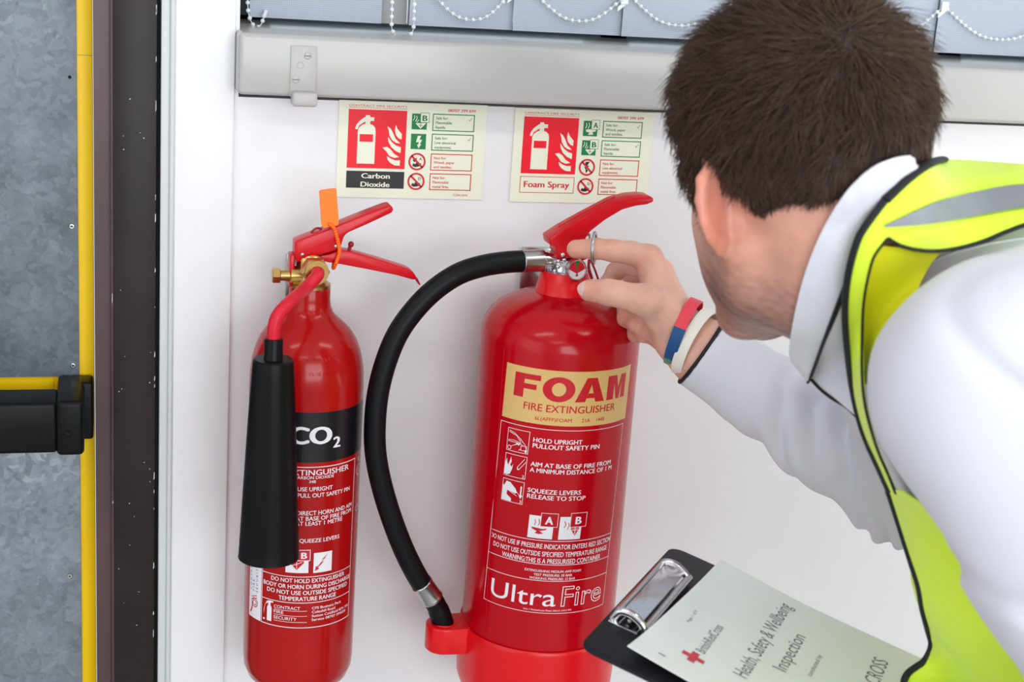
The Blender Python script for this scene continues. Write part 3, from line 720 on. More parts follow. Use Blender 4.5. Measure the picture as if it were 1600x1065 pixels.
# pictograms: 1 valve and pin, 2 flame and nozzle, 3 squeezing hand
w += [Lm([(-70, 998), (-64, 996), (-57, 991), (-52, 986), (-50.5, 982)], .5), Lm([(-70, 998), (-70.3, 996.5), (-62, 994), (-57, 988.5)], .5), Lm([(-70.5, 988), (-64, 988.5), (-56, 987)], .5), Lm([(-70.5, 988), (-70.5, 986.5), (-62, 986.6), (-54, 985)], .5),
      Lm([(-56, 984), (-50, 984.5), (-50, 979.5), (-56, 979.5), (-56, 984)], .5), Lm([(-58, 979), (-56, 981)], .5), (annulus2(-69 * mm, 980 * mm, 1.7 * mm, 2.3 * mm)), Lm([(-67, 981.5), (-63.5, 983.8)], .4), Pm([(-64, 983), (-60, 987), (-59.4, 985.6), (-56.5, 987.6), (-58.6, 983.8), (-60, 984.8)])]
w += [Pm([(-72, 963), (-70.2, 968.2), (-69.6, 964), (-68.2, 961), (-66.5, 966.5), (-65.5, 970.5), (-64.5, 965.5), (-66, 962), (-64, 960), (-62.5, 963.5), (-63.3, 957.5), (-65.4, 952), (-69, 950.6), (-72, 951.2)]),
      Lm([(-57.5, 961), (-50.5, 971)], .5), Lm([(-55.5, 959), (-48.9, 968)], .5), Lm([(-57.5, 961), (-57.2, 958.6), (-55.2, 959.2)], .8)]
w += [Pm([(-72, 940), (-70.5, 938.5), (-68, 944), (-63.5, 943.5), (-57, 938), (-55, 934), (-57, 932.6), (-66, 935), (-66.6, 930), (-61, 926.5), (-60.5, 923.2), (-72, 923.2)]),
      Pm([(-51.6, 941.5), (-50.2, 941.5), (-50.2, 932), (-48.7, 932), (-50.9, 928), (-53.1, 932), (-51.6, 932)]), Lm([(-57, 936), (-53, 932.5)], .5), Lm([(-66, 935), (-55, 930.5)], .5)]
w += [Rm(-39, -13.7, 888.9, 913.4)]; w += [Rm(-7.6, 15.8, 888.9, 913.6)]
for s_, v, a, b in (('DO NOT USE IF PRESSURE INDICATOR ENTERS RED SECTION', 878.2, -81, 58.6), ('DO NOT USE OUTSIDE SPECIFIED TEMPERATURE RANGE', 869.9, -76.5, 54), ('WARNING:THIS IS A PRESSURISED CONTAINER', 862.2, -64.4, 45)):
    w.append(T(s_, a, b, v, 5.5, bold=.012))
for s_, v, a, b in (('EXTINGUISHING MEDIUM: AFFF FOAM', 852.4, -37.6, 21.4), ('TEST PRESSURE: 35 BAR', 848.2, -28, 12.2), ('WORKING PRESSURE: 12 BAR', 844.2, -32, 15.8)):
    w.append(T(s_, a, b, v, 2.7, bold=.01))
w.append(T('Unit 1 Farlesthorpe Road, Alford, LN13 9PS', -34.6, 16, 809.3, 1.9, bold=.01))
w.append(T('Ultra', -73.8, -2, 815.0, 20.5, bold=.0, res=6))
w.append(T('Fire', 3.6, 52.6, 815.0, 23.2, outline=.013, res=5))
flabel(w, 'white_lettering', MT['white'], .00016, 'white printed instructions and pictograms')
r = [Rm(-27.2, -9.6, 902, 917), Rm(3.2, 21, 902, 917.6)]
flabel(r, 'class_panel', MT['red'], .00020)
w2 = [Fm(-27.2, -9.6, 902, 917, .5), Fm(3.2, 21, 902, 917.6, .5), T('A', -22.6, -14.4, 905, 9, bold=.04), T('B', 8.6, 15.4, 905.4, 8.6, bold=.04)]
flabel(w2, 'class_letter', MT['white'], .00026)
r2 = [Pm([(-36, 901), (-24, 899.6), (-20, 900.6), (-21, 898.8), (-27, 897), (-23, 894.6), (-28, 893.6), (-32, 894.6), (-30, 896.6), (-35, 899)]), Lm([(-33, 903), (-32, 906), (-33, 909)], .8), Lm([(-29, 903), (-28, 906), (-29, 910)], .8),
      Pm([(4, 900.5), (14, 900.5), (9.5, 893)]), Pm([(4, 900.8), (14, 900.8), (12, 903), (6, 903)]), Lm([(1, 900), (2.5, 904), (1.5, 907)], .8), Lm([(-2.5, 902), (-1, 905), (-2.5, 908.5)], .9)]
flabel(r2, 'pictogram', MT['redprint'], .00022)
flabel([Lm([(9.2, 902.6), (9.2, 895)], .7), Lm([(5, 899), (13.4, 899)], .7)], 'pictogram_cross', MT['white'], .00030)

# ================================================================== carbon dioxide extinguisher
CX, CY, CR = -.2566, -.087, .0573
co = thing('fire_extinguisher', 'slim red carbon dioxide fire extinguisher with black horn and brass valve', 'fire extinguisher', (CX, CY, .69))
obj('cylinder_body', lathe([(0, .696), (.030, .696), (.044, .700), (.0525, .7075), (.0565, .718), (CR, .730), (CR, .85), (CR, .97), (CR, 1.028), (.0568, 1.040), (.0552, 1.052), (.0522, 1.064), (.0478, 1.0745), (.0420, 1.083), (.0350, 1.090), (.0285, 1.0955), (.0240, 1.1005), (.0213, 1.107), (.0205, 1.114), (.0203, 1.1255), (.0198, 1.1268), (.0, 1.1268)], (CX, CY, 0), seg=128, close=False), MT['redco2'], co, angle=60)
def clabel(parts, name, m, lift, label=None):
    return obj(name, on_cyl(merge(*parts), CX, CY, CR, lift, .0035), m, co, smooth=False, label=label, kind='stuff' if len(parts) > 1 else None)
clabel([Rm(-90, 80, 961.2, 1013.2)], 'black_band', MT['blackprint'], .00012, 'black label band')
clabel([T('CO', -23.5, 19.6, 980.9, 19.0, bold=.05, res=6), T('2', 20.9, 29.6, 975.2, 12.0, bold=.04, res=4)], 'band_lettering', MT['white'], .0002)
w = [Fm(-50, 54, 782.4, 956.8, .8), Rm(-50, 54, 838.6, 839.3), Rm(-50, 54, 810, 810.7)]
w += [T('FIRE EXTINGUISHER', -44, 42.6, 947.9, 6.2, bold=.012), T('2KG CARBON DIOXIDE', -28, 23.2, 944.6 - .6, 3.2, bold=.01), T('34B', -2.6, 4.3, 939.9, 3.0, bold=.01),
      T('USE UPRIGHT', -13.6, 22.3, 931.2, 4.6, bold=.012), T('PULL OUT SAFETY PIN', -13.5, 45.8, 924.6, 4.6, bold=.012),
      T('DIRECT HORN AND AIM', -13.6, 50.3, 905.7, 4.8, bold=.012), T('AT BASE OF FIRE FROM', -14.6, 50, 899.9, 4.6, bold=.012), T('AT LEAST 1 METRE', -14.6, 36, 894.6, 4.6, bold=.012),
      T('SQUEEZE LEVERS', -12.9, 33, 876.2, 4.4, bold=.012),
      Rm(-23.2, -.3, 843.3, 864.6), Rm(4.8, 24.6, 842.9, 864.6),
      T('DO NOT HOLD EXTINGUISHER', -38.4, 42.4, 832.4, 4.8, bold=.015), T('BODY OR HORN DURING DISCHARGE', -47.6, 52.6, 825.8, 4.8, bold=.015), T('DO NOT USE OUTSIDE SPECIFIED', -43, 48, 819.2, 4.8, bold=.015), T('TEMPERATURE RANGE', -29.6, 31.4, 812.6, 4.8, bold=.015),
      T('CONTRACT', -34.5, -7.2, 802.6, 3.6, bold=.0), T('FIRE', -34.5, -24, 797.0, 3.4, bold=.0), T('SECURITY', -34.5, -10.4, 790.6, 3.6, bold=.0),
      Rm(-34.5, 0, 801, 801.4), Rm(-34.5, 0, 795.4, 795.8), Rm(-34.5, 0, 788.6, 789)]
for k, (s_, b) in enumerate((('CFS Business Park', 39), ('Coleshill Road', 31), ('Sutton Coldfield B75 7FS', 51.5), ('Service 08707 399699', 46.8))):
    w.append(T(s_, 4.8, b, 802.8 - 4.3 * k, 2.9, bold=.012))
w += [Pm([(-42.4, 786.6), (-42.4, 801.5), (-41, 804), (-41, 806.4), (-44, 804.8), (-46.4, 799), (-46.6, 793), (-45.6, 800), (-44.6, 804.4), (-42.4, 808.2), (-39.4, 809), (-35.4, 809), (-35.4, 807.4), (-38.4, 807.2), (-38.4, 804), (-37, 801.6), (-37, 786.6)]),
      disc2(-46.2 * mm, 787.6 * mm, 1.1 * mm, 12)]
clabel(w, 'white_lettering', MT['white'], .0002, 'white printed instructions and pictograms')
clabel([Pm([(-21, 861), (-16, 861), (-16, 859), (-20, 858)]), Pm([(-19, 857), (-5, 857), (-5, 854), (-12, 846.6), (-19, 854)]), Pm([(20, 862.6), (13.4, 853.6), (16.6, 855.2), (9.4, 848.6), (11, 847), (6.2, 845), (7.4, 850.6), (8.6, 849.4), (15.8, 857.4), (12.6, 856)]),
        Rm(-11.5, 1.4, 856.4, 868.6)], 'pictogram', MT['redprint'], .00028)
clabel([Fm(-11.5, 1.4, 856.4, 868.6, .7), T('B', -8, -1.8, 859, 7.2, bold=.04), Lm([(-12, 855), (-12, 848)], .6), Lm([(-17, 851), (-7, 855)], .6), T('S', 60.5, 63.5, 951, 5), Lm([(62, 944), (62, 934)], .5), (annulus2(.064, .941, .0055, .0061)), (annulus2(.064, .899, .0030, .0037))], 'class_letter', MT['white'], .00034)
clabel([Rm(-71, -50.8, 782.5, 956)], 'side_label', MT['white'], .00012, 'white side strip')
sd = []
for s_, u in (('CONTRACT', -66), ('FIRE', -61), ('SECURITY', -55.6)):
    t_ = text2(s_, 0, None, 0, 3.2 * mm, spacing=1.7)
    t_ = rot2(t_, PI / 2, (0, 0)); V = t_[0]; V[:, 0] += u * mm; V[:, 1] += .8125
    sd.append((V, t_[1]))
clabel(sd, 'side_lettering', MT['blackprint'], .00022)
clabel([Pm([(-69, 787), (-66, 788), (-64, 793), (-63.4, 800), (-65, 800), (-65.6, 794), (-67, 790)]), annulus2(-.0605, .8, .0042, .0052), annulus2(-.0605, .8, .0022, .0031), Lm([(-66, 802), (-57, 806)], .9), Lm([(-66, 805), (-57, 808.6)], .9)], 'side_emblem', MT['redprint'], .00022)
# embossed stamp marks on the shoulder
for z, rr in ((1.052, .0556), (1.0655, .0520)):
    st = []
    random.seed(int(z * 1000))
    u = -.012
    while u < .034:
        st.append(text2(random.choice('ITLHEPCO47'), u, None, -.0016, .0034, res=1)); u += random.choice((.0032, .0036, .006))
    V, F = merge(*st)
    tilt = .35 if z < 1.06 else .62
    R_ = rr + .00005 - V[:, 1] * math.sin(tilt); th = V[:, 0] / rr
    obj('stamped_marks', (np.stack([CX + R_ * np.sin(th), CY - R_ * np.cos(th), z + V[:, 1] * math.cos(tilt)], 1), F), MT['redco2'], co, smooth=False, kind='stuff')
# brass valve
bz = PY(493, 425, CY)[2]
NC = PY(493.5, 424.5, CY - .030)
obj('valve_body', merge(lathe([(.0205, 1.1265), (.0205, 1.1295), (.0180, 1.1305), (.0150, 1.134), (.0142, 1.150), (.0130, 1.158), (.0110, 1.160)], (CX, CY, 0), seg=32),
    box(CX - .012, CX + .012, CY - .012, CY + .012, 1.133, 1.158, .003, 2),
    lathe([(.0100, 0), (.0100, .012), (.0062, .013), (.0052, .020), (.0052, .024)], (CX - .008, CY - .002, bz - .003), (-1, 0, 0), 24),
    lathe([(.0085, .0), (.0085, .012)], (CX + .001, CY - .008, NC[2]), (0, -1, 0), 24)), MT['brass'], co)
obj('side_plug', lathe([(.0070, .0220), (.0078, .0228), (.0078, .0290), (.0070, .0300)], (CX - .008, CY - .002, bz - .003), (-1, 0, 0), 6), MT['brass'], co, smooth=False)
an = np.array([.12, -1, .0]); an /= np.linalg.norm(an)
obj('hex_nut', lathe([(.0105, -.010), (.0138, -.0085), (.0138, .002), (.0122, .0034), (.0068, .0036), (.0066, .0010)], NC, an, 6, close=False), MT['brass'], co, smooth=False)
obj('nut_face', lathe([(.0122, .0028), (.0118, .0046), (.0074, .0046), (.0070, .0010)], NC, an, 40, close=False), MT['brass'], co)
# levers
yf = CY - .011
pp = lambda L, y=yf: [(PY(a, b, y)[0], PY(a, b, y)[2]) for a, b in L]
obj('carry_handle', prism(pp([(461, 378), (478, 371), (500, 363), (533, 350), (570, 335), (606, 321.5), (612, 321.5), (615.5, 327), (612.5, 332.5), (575, 350), (543, 364), (537.5, 370), (533, 385), (528, 391), (495, 400), (476, 408), (464, 410), (460.5, 400)]), CY - .011, CY + .011, .0018, 3), MT['lever'], co)
obj('squeeze_lever', prism(pp([(490, 402), (515, 397), (531, 391), (548, 393), (600, 408), (638, 420), (645, 424), (650, 431), (652, 437), (645, 437), (620, 430), (575, 421), (533, 413), (512, 410)], CY - .009), CY - .009, CY + .009, .0014, 2), MT['lever'], co)
p1 = PY(650, 433, CY - .004); p2 = PY(655.5, 444, CY - .004)
obj('lever_tip', merge(tube([p1, p2], .0009, 8), tube([p1 + np.array([0, .012, 0]), p2 + np.array([0, .012, 0])], .0009, 8), tube([p2, p2 + np.array([0, .012, 0])], .0009, 8)), MT['lever'], co)
for px, py, r_ in ((525, 384.5, .0022), (472.5, 397.5, .0020)):
    p = PY(px, py, yf)
    obj('rivet', sphere((p[0], yf - .0003, p[2]), r_, 14, 8, (1, .6, 1)), MT['steel'], co)
obj('safety_pin', merge(tube([PY(545, 391, CY), PY(548, 382, CY)], .0018, 10), sphere(PY(548.5, 381.5, CY), .0030, 12, 8)), MT['cord'], co)
obj('pin_loop', tube(smoothline([PY(484, 368, CY), PY(490, 359, CY), PY(497, 356, CY), (PY(505, 359, CY))], 20), .0010, 8), MT['cord'], co)
obj('valve_shroud', box(CX - .0215, CX - .0165, CY - .008, CY + .010, 1.1270, bz + .019, .0012), MT['lever'], co)
# tag and tie
tg = pp([(498.5, 299), (500.5, 296.5), (523, 293.5), (525.5, 295), (529.5, 349), (528, 352), (505, 356), (502, 350)], CY - .0135)
ot = thing('seal_tag', 'bright orange plastic seal tag tied to the handle of the carbon dioxide extinguisher', 'tag', PY(515, 352, CY - .0135))
obj('tag_plate', prism(tg, CY - .0142, CY - .0128, .0003, 1), MT['orange'], ot)
tp = smoothline([PY(514, 350, CY - .0145), PY(521, 355, CY - .0150), PY(526, 368, CY - .0145), PY(529, 382, CY - .0150), PY(530.5, 392, CY - .0145), PY(527.5, 404, CY - .0140), PY(523.5, 414, CY - .0135), (PY(521, 416, CY)[0], CY, PY(521, 416, CY)[2] - .001), (PY(522, 402, CY + .0125)[0], CY + .0125, PY(522, 402, CY)[2]), (PY(519, 372, CY)[0], CY + .0125, PY(519, 372, CY)[2]), (PY(513, 350, CY)[0], CY + .006, PY(513, 350, CY)[2] + .001), PY(514, 350, CY - .0145)], 160)
obj('cable_tie', merge(tube(tp, .0010, 6), *[sphere(tp[k], .0021, 8, 5) for k in range(2, 150, 4)]), MT['tie'], ot)
# discharge hose and horn
HY = CY - CR - .034
hh = smoothline([NC + an * .0005, NC + an * .010 + np.array([-.001, 0, -.001]), PY(478, 450, NC[1] - .018), PY(455, 470, HY + .012), PY(436, 490, HY + .002), PY(429, 508, HY), PY(427.5, 528, HY), PY(427, 545, HY)], 60)
obj('swivel_hose', tube(hh, .0064, 20), MT['pinkhose'], co, angle=180)
a_ = PY(427.5, 528, HY); b_ = PY(427, 560, HY); c_ = PY(420, 868, HY)
ha = c_ - b_; Lh_ = np.linalg.norm(ha); ha /= Lh_
hn = lathe([(.0064, -np.linalg.norm(b_ - a_)), (.0082, -np.linalg.norm(b_ - a_) + .0002), (.0088, -np.linalg.norm(b_ - a_) + .002), (.0088, -.001), (.0092, .0), (.0175, .0), (.0190, .0015), (.0194, .004)] + [(.0194 + (.0292 - .0194) * t ** .9, .004 + (Lh_ - .006) * t) for t in np.linspace(.05, 1, 12)] + [(.0296, Lh_), (.0280, Lh_), (.0272, Lh_ - .002), (.018, .03), (.006, .02)], b_, ha, 72, close=False)
obj('discharge_horn', hn, MT['black'], co, angle=35)
obj('horn_clip', merge(box(CX - .034, CX - .024, HY + .028, CY - CR + .012, 0.96, 0.975, .001)), MT['black'], co)
obj('wall_bracket', merge(box(CX - .014, CX + .014, -.004, -.0003, 1.05, 1.14, .001), box(CX - .007, CX + .007, CY + .010, -.003, 1.128, 1.134, .001)), MT['steel'], co)

# ================================================================== clipboard
A_ = W(905, 1007, 1.10)
def solve_at_dist(px, py, P0, L, far=True):
    best = None
    for d in np.linspace(.9, 1.6, 2801):
        q = W(px, py, d); e = abs(np.linalg.norm(q - P0) - L)
        if (d > np.linalg.norm((P0 - CAM) @ M3[:, 2] * 0) + 1.10) and (best is None or e < best[0]): best = (e, q)
    return best[1]
B_ = solve_at_dist(1050, 852, A_, .232)
def solve_perp(px, py, P0, n):
    ds = np.linspace(.7, 1.6, 3601); v = [abs((W(px, py, d) - P0) @ n) for d in ds]
    return W(px, py, ds[int(np.argmin(v))])
e1 = (B_ - A_) / np.linalg.norm(B_ - A_)
Q_ = solve_perp(1450, 1032, B_, e1)
e2 = Q_ - B_; e2 /= np.linalg.norm(e2)
en = np.cross(e1, e2)
if en @ (CAM - A_) < 0: en = -en
def CB(u, v, h=0.0): return A_ + e1 * u + e2 * v + en * h      # u along the top edge, v down the sheet
def cbmap(vf, h=0.0):
    V = np.asarray(vf[0]); return A_ + V[:, :1] * e1 + V[:, 1:2] * e2 + (V[:, 2:3] + h) * en, vf[1]
cb = thing('clipboard', 'black clipboard with chrome clip held low in front of the foam extinguisher', 'clipboard', CB(.116, .17))
V, F = box(0, .232, 0, .335, -.003, 0, .0012)
def rounded(w_, h_, r_, z0, z1):
    pts_ = []
    for cx_, cy_, a0 in ((w_ - r_, h_ - r_, 0), (r_, h_ - r_, PI / 2), (r_, r_, PI), (w_ - r_, r_, 1.5 * PI)):
        pts_ += [(cx_ + r_ * math.cos(a0 + t), cy_ + r_ * math.sin(a0 + t)) for t in np.linspace(0, PI / 2, 6)]
    V_, F_ = prism(pts_, z0, z1, .0008, 2)
    return np.stack([V_[:, 0], V_[:, 2], V_[:, 1]], 1), F_
obj('board', cbmap(rounded(.232, .335, .012, -.0032, 0)), MT['board'], cb)
obj('clip_plate', cbmap(box(.052, .180, .004, .028, 0, .0012, .0004)), MT['chrome'], cb)
arch = []
for s_ in (.058, .174):
    arch.append(tube(smoothline([(s_, .006, .001), (s_, .009, .009), (s_, .018, .011), (s_, .027, .008), (s_, .033, .003)], 24), .0034, 10, flat=.8))
obj('clip_lever', cbmap(merge(box(.058, .174, .010, .028, .0075, .0088, .0005), tube([(.056, .032, .0045), (.176, .032, .0045)], .0034, 12), tube([(.058, .007, .006), (.174, .007, .006)], .0030, 12), *arch)), MT['chrome'], cb)
obj('clip_spring', cbmap(merge(*[ring((x, .018, .0045), (1, 0, 0), .0034, .0011, 20, 6) for x in (.088, .092, .096, .136, .140, .144)], tube([(.060, .018, .0045), (.172, .018, .0045)], .0016, 8))), MT['steel'], cb)
pp_ = thing('document_sheet', 'white health and safety inspection sheet in a clear pocket under the clipboard clip', 'paper', CB(.116, .19, .002))
def sheet(v0=.032, v1=.335, u0=.010, u1=.224, nu=20, nv=30):
    Vv = []; Ff = []
    for top in (1, 0):
        for j in range(nv + 1):
            for i in range(nu + 1):
                u = u0 + (u1 - u0) * i / nu; v = v0 + (v1 - v0) * j / nv
                h = .0060 - .0040 * min(1, j / 8) + .0045 * (abs(i / nu - .5) * 2) ** 3 * math.exp(-j / 9) + (.0006 if top else 0)
                Vv.append((u, v + .06 * (u - .012) * (1 - j / nv), h))
    n0 = (nu + 1) * (nv + 1)
    for s_ in (0, 1):
        for j in range(nv):
            for i in range(nu):
                a = s_ * n0 + j * (nu + 1) + i; q = (a, a + 1, a + nu + 2, a + nu + 1)
                Ff.append(q if s_ == 0 else q[::-1])
    rim = [i for i in range(nu + 1)] + [(j) * (nu + 1) + nu for j in range(1, nv + 1)] + [nv * (nu + 1) + i for i in range(nu - 1, -1, -1)] + [j * (nu + 1) for j in range(nv - 1, 0, -1)]
    for k in range(len(rim)):
        a, b = rim[k], rim[(k + 1) % len(rim)]; Ff.append((b, a, a + n0, b + n0))
    return np.array(Vv), Ff
obj('pocket', cbmap(sheet()), MT['paper'], pp_, angle=60)
def sheet_h(u, v):
    k = .06 * (u - .012); v = (v - k - k * .032 / .303) / (1 - k / .303)
    i = (u - .010) / .214; j = (v - .032) / .303 * 30
    return .0060 - .0040 * np.minimum(1, j / 8) + .0045 * (np.abs(i - .5) * 2) ** 3 * np.exp(-j / 9) + .0008
def cbtext(parts, name, m):
    V, F = merge(*parts); V = V.copy(); h = sheet_h(V[:, 0], V[:, 1]); V[:, 2] = h
    return obj(name, cbmap((V, F)), m, pp_, smooth=False, kind='stuff' if len(parts) > 2 else None)
def TC(txt, u0, u1, v, cap, **k):
    V, F = text2(txt, u0, u1, 0, cap, **k); V[:, 1] = v - V[:, 1]; return V, F
cbtext([TC('Health, Safety & Wellbeing', .058, .208, .116, .0125), TC('Inspection', .096, .168, .138, .0120), TC('conducted by', .108, .150, .156, .0042),
        TC('BRITISH RED CROSS', .050, .190, .204, .0130), TC('TRAINING.', .085, .165, .226, .0130), TC('BritishRedCross', .062, .118, .080, .0085), TC('Page 1 of 9', .098, .122, .056, .0030), TC('l', .026, .028, .058, .006)], 'lettering', MT['ink'])
cbtext([rect2(.040, .058, .0715, .0775), rect2(.046, .052, .0655, .0835)], 'red_cross', MT['inkred'])

# ================================================================== the man: implicit surfaces turned into meshes
def smin(a, b, k):
    h = np.clip(0.5 + 0.5 * (b - a) / k, 0, 1)
    return b + (a - b) * h - k * h * (1 - h)
def smax(a, b, k): return -smin(-a, -b, k)
def caps(P, a, b, ra, rb=None):
    rb = ra if rb is None else rb
    a = np.asarray(a, float); d = np.asarray(b, float) - a
    t = np.clip(((P - a) @ d) / (d @ d + 1e-12), 0, 1)
    return np.linalg.norm(P - a - t[:, None] * d, axis=1) - (ra + (rb - ra) * t)
def ball(P, c, r): return np.linalg.norm(P - np.asarray(c, float), axis=1) - r
def ell(P, c, r, R=None):
    Q = P - np.asarray(c, float)
    if R is not None: Q = Q @ R
    r = np.asarray(r, float)
    k0 = np.linalg.norm(Q / r, axis=1); k1 = np.linalg.norm(Q / (r * r), axis=1)
    return k0 * (k0 - 1) / np.maximum(k1, 1e-9)
def chainf(P, pts, rs, k):
    d = None
    for i in range(len(pts) - 1):
        e = caps(P, pts[i], pts[i + 1], rs[i], rs[i + 1])
        d = e if d is None else smin(d, e, k)
    return d
def wob(P, s, seed=0):
    """smooth pseudo noise, about -1..1"""
    rs = np.random.RandomState(seed); o = 0
    for i in range(5):
        k = rs.normal(size=3) * s; ph = rs.uniform(0, 6.28, 2); k2 = rs.normal(size=3) * s * .7
        o = o + np.sin(P @ k + ph[0] + 1.2 * np.sin(P @ k2 + ph[1]))
    return o / 5
def polygonise(f, lo, hi, h, B=12):
    """sparse surface nets: only blocks near the surface are sampled"""
    lo = np.asarray(lo, float); n = np.ceil((np.asarray(hi, float) - lo) / h / B).astype(int)
    g = np.stack(np.meshgrid(*[np.arange(k) for k in n], indexing='ij'), -1).reshape(-1, 3)
    cen = lo + (g + .5) * B * h
    act = g[np.abs(f(cen)) < B * h * 1.15]
    N = n * B + 1
    vol = np.full(tuple(N), 9.0, np.float32)
    loc = np.stack(np.meshgrid(*[np.arange(B + 1)] * 3, indexing='ij'), -1).reshape(-1, 3)
    for s0 in range(0, len(act), 60):
        idx = (act[s0:s0 + 60, None, :] * B + loc[None]).reshape(-1, 3)
        vol[idx[:, 0], idx[:, 1], idx[:, 2]] = f(lo + idx * h)
    inside = vol < 0
    known = vol < 8.9
    c = np.zeros(tuple(N - 1), np.int8); kn = np.ones(tuple(N - 1), bool)
    for dx in (0, 1):
        for dy in (0, 1):
            for dz in (0, 1):
                sl_ = (slice(dx, N[0] - 1 + dx), slice(dy, N[1] - 1 + dy), slice(dz, N[2] - 1 + dz))
                c += inside[sl_]; kn &= known[sl_]
    cell = np.argwhere((c > 0) & (c < 8) & kn)
    vid = np.full(tuple(N - 1), -1, np.int32); vid[cell[:, 0], cell[:, 1], cell[:, 2]] = np.arange(len(cell))
    acc = np.zeros((len(cell), 3)); cnt = np.zeros(len(cell))
    cor = [(i, j, k) for i in (0, 1) for j in (0, 1) for k in (0, 1)]
    val = {q: vol[cell[:, 0] + q[0], cell[:, 1] + q[1], cell[:, 2] + q[2]] for q in cor}
    for q in cor:
        for a in range(3):
            if q[a] == 0:
                q2 = list(q); q2[a] = 1; q2 = tuple(q2)
                va, vb = val[q], val[q2]; m = (va < 0) != (vb < 0)
                t = np.where(m, va / np.where(m, va - vb, 1), 0)
                p = np.tile(np.array(q, float), (len(cell), 1)); p[:, a] += t
                acc[m] += p[m]; cnt[m] += 1
    V = lo + (cell + acc / cnt[:, None]) * h
    F = []
    for a in range(3):
        b, c_ = (a + 1) % 3, (a + 2) % 3
        s0 = [slice(None)] * 3; s1 = [slice(None)] * 3
        s0[a] = slice(0, -1); s1[a] = slice(1, None)
        e = np.argwhere((inside[tuple(s0)] != inside[tuple(s1)]) & known[tuple(s0)] & known[tuple(s1)])
        e = e[(e[:, b] > 0) & (e[:, c_] > 0) & (e[:, b] < N[b] - 1) & (e[:, c_] < N[c_] - 1)]
        ins = inside[e[:, 0], e[:, 1], e[:, 2]]
        q = []
        for db, dc in ((-1, -1), (0, -1), (0, 0), (-1, 0)):
            w_ = e.copy(); w_[:, b] += db; w_[:, c_] += dc; q.append(vid[w_[:, 0], w_[:, 1], w_[:, 2]])
        q = np.stack(q, 1); ok = (q >= 0).all(1); q = q[ok]; ins = ins[ok]
        q[~ins] = q[~ins][:, ::-1]; F.append(q)
    F = np.concatenate(F)
    for _ in range(2):                                  # pull the vertices onto the surface
        d = f(V); G = grad(f, V, h * .3); V = V - G * np.clip(d, -h, h)[:, None] * .8
    return V, F
def grad(f, P, e=0.001):
    G = np.stack([f(P + np.eye(3)[i] * e) - f(P - np.eye(3)[i] * e) for i in range(3)], 1)
    return G / (np.linalg.norm(G, axis=1)[:, None] + 1e-9)
def bigmesh(name, V, F, m, parent, label=None, kind=None, colors=None):
    org = wl(parent)
    me = bpy.data.meshes.new(name); V = V - org; F = np.asarray(F); k = F.shape[1]
    me.vertices.add(len(V)); me.vertices.foreach_set('co', V.astype(np.float32).ravel())
    me.loops.add(F.size); me.loops.foreach_set('vertex_index', F.astype(np.int32).ravel())
    me.polygons.add(len(F)); me.polygons.foreach_set('loop_start', np.arange(0, F.size, k, dtype=np.int32))
    me.polygons.foreach_set('use_smooth', np.ones(len(F), bool))
    me.update(calc_edges=True); me.validate()
    if colors is not None:
        at = me.color_attributes.new('tone', 'FLOAT_COLOR', 'POINT')
        at.data.foreach_set('color', np.concatenate([colors, np.ones((len(colors), 1))], 1).astype(np.float32).ravel())
    me.materials.append(m)
    o = bpy.data.objects.new(name, me); COL.objects.link(o); o.parent = parent; WORLD[o.name] = org
    if label: o['label'] = label
    if kind: o['kind'] = kind
    return o

# ---- head frame: x his left, y where the face points, z up
def cdir(v): return M3 @ np.asarray(v, float)             # camera-aligned direction to world
PHI, PIT, ROL = math.radians(22), math.radians(-3), math.radians(12)
fy_ = cdir((-math.sin(PHI) * math.cos(PIT), -math.sin(PIT), -math.cos(PHI) * math.cos(PIT)))
up0 = cdir((-math.sin(ROL), math.cos(ROL), 0)); up0 = up0 - fy_ * (up0 @ fy_); up0 /= np.linalg.norm(up0)
fx_ = np.cross(fy_, up0)
fx_ = -fx_                                                # his left
HR = np.stack([fx_, fy_, up0], 1)                         # world = HO + HR @ local
HO = W(1258, 306, 1.085)
HS = 1.01
def to_head(P): return ((P - HO) @ HR) / HS
def from_head(p): return HO + (HR @ (np.asarray(p, float) * HS).T).T

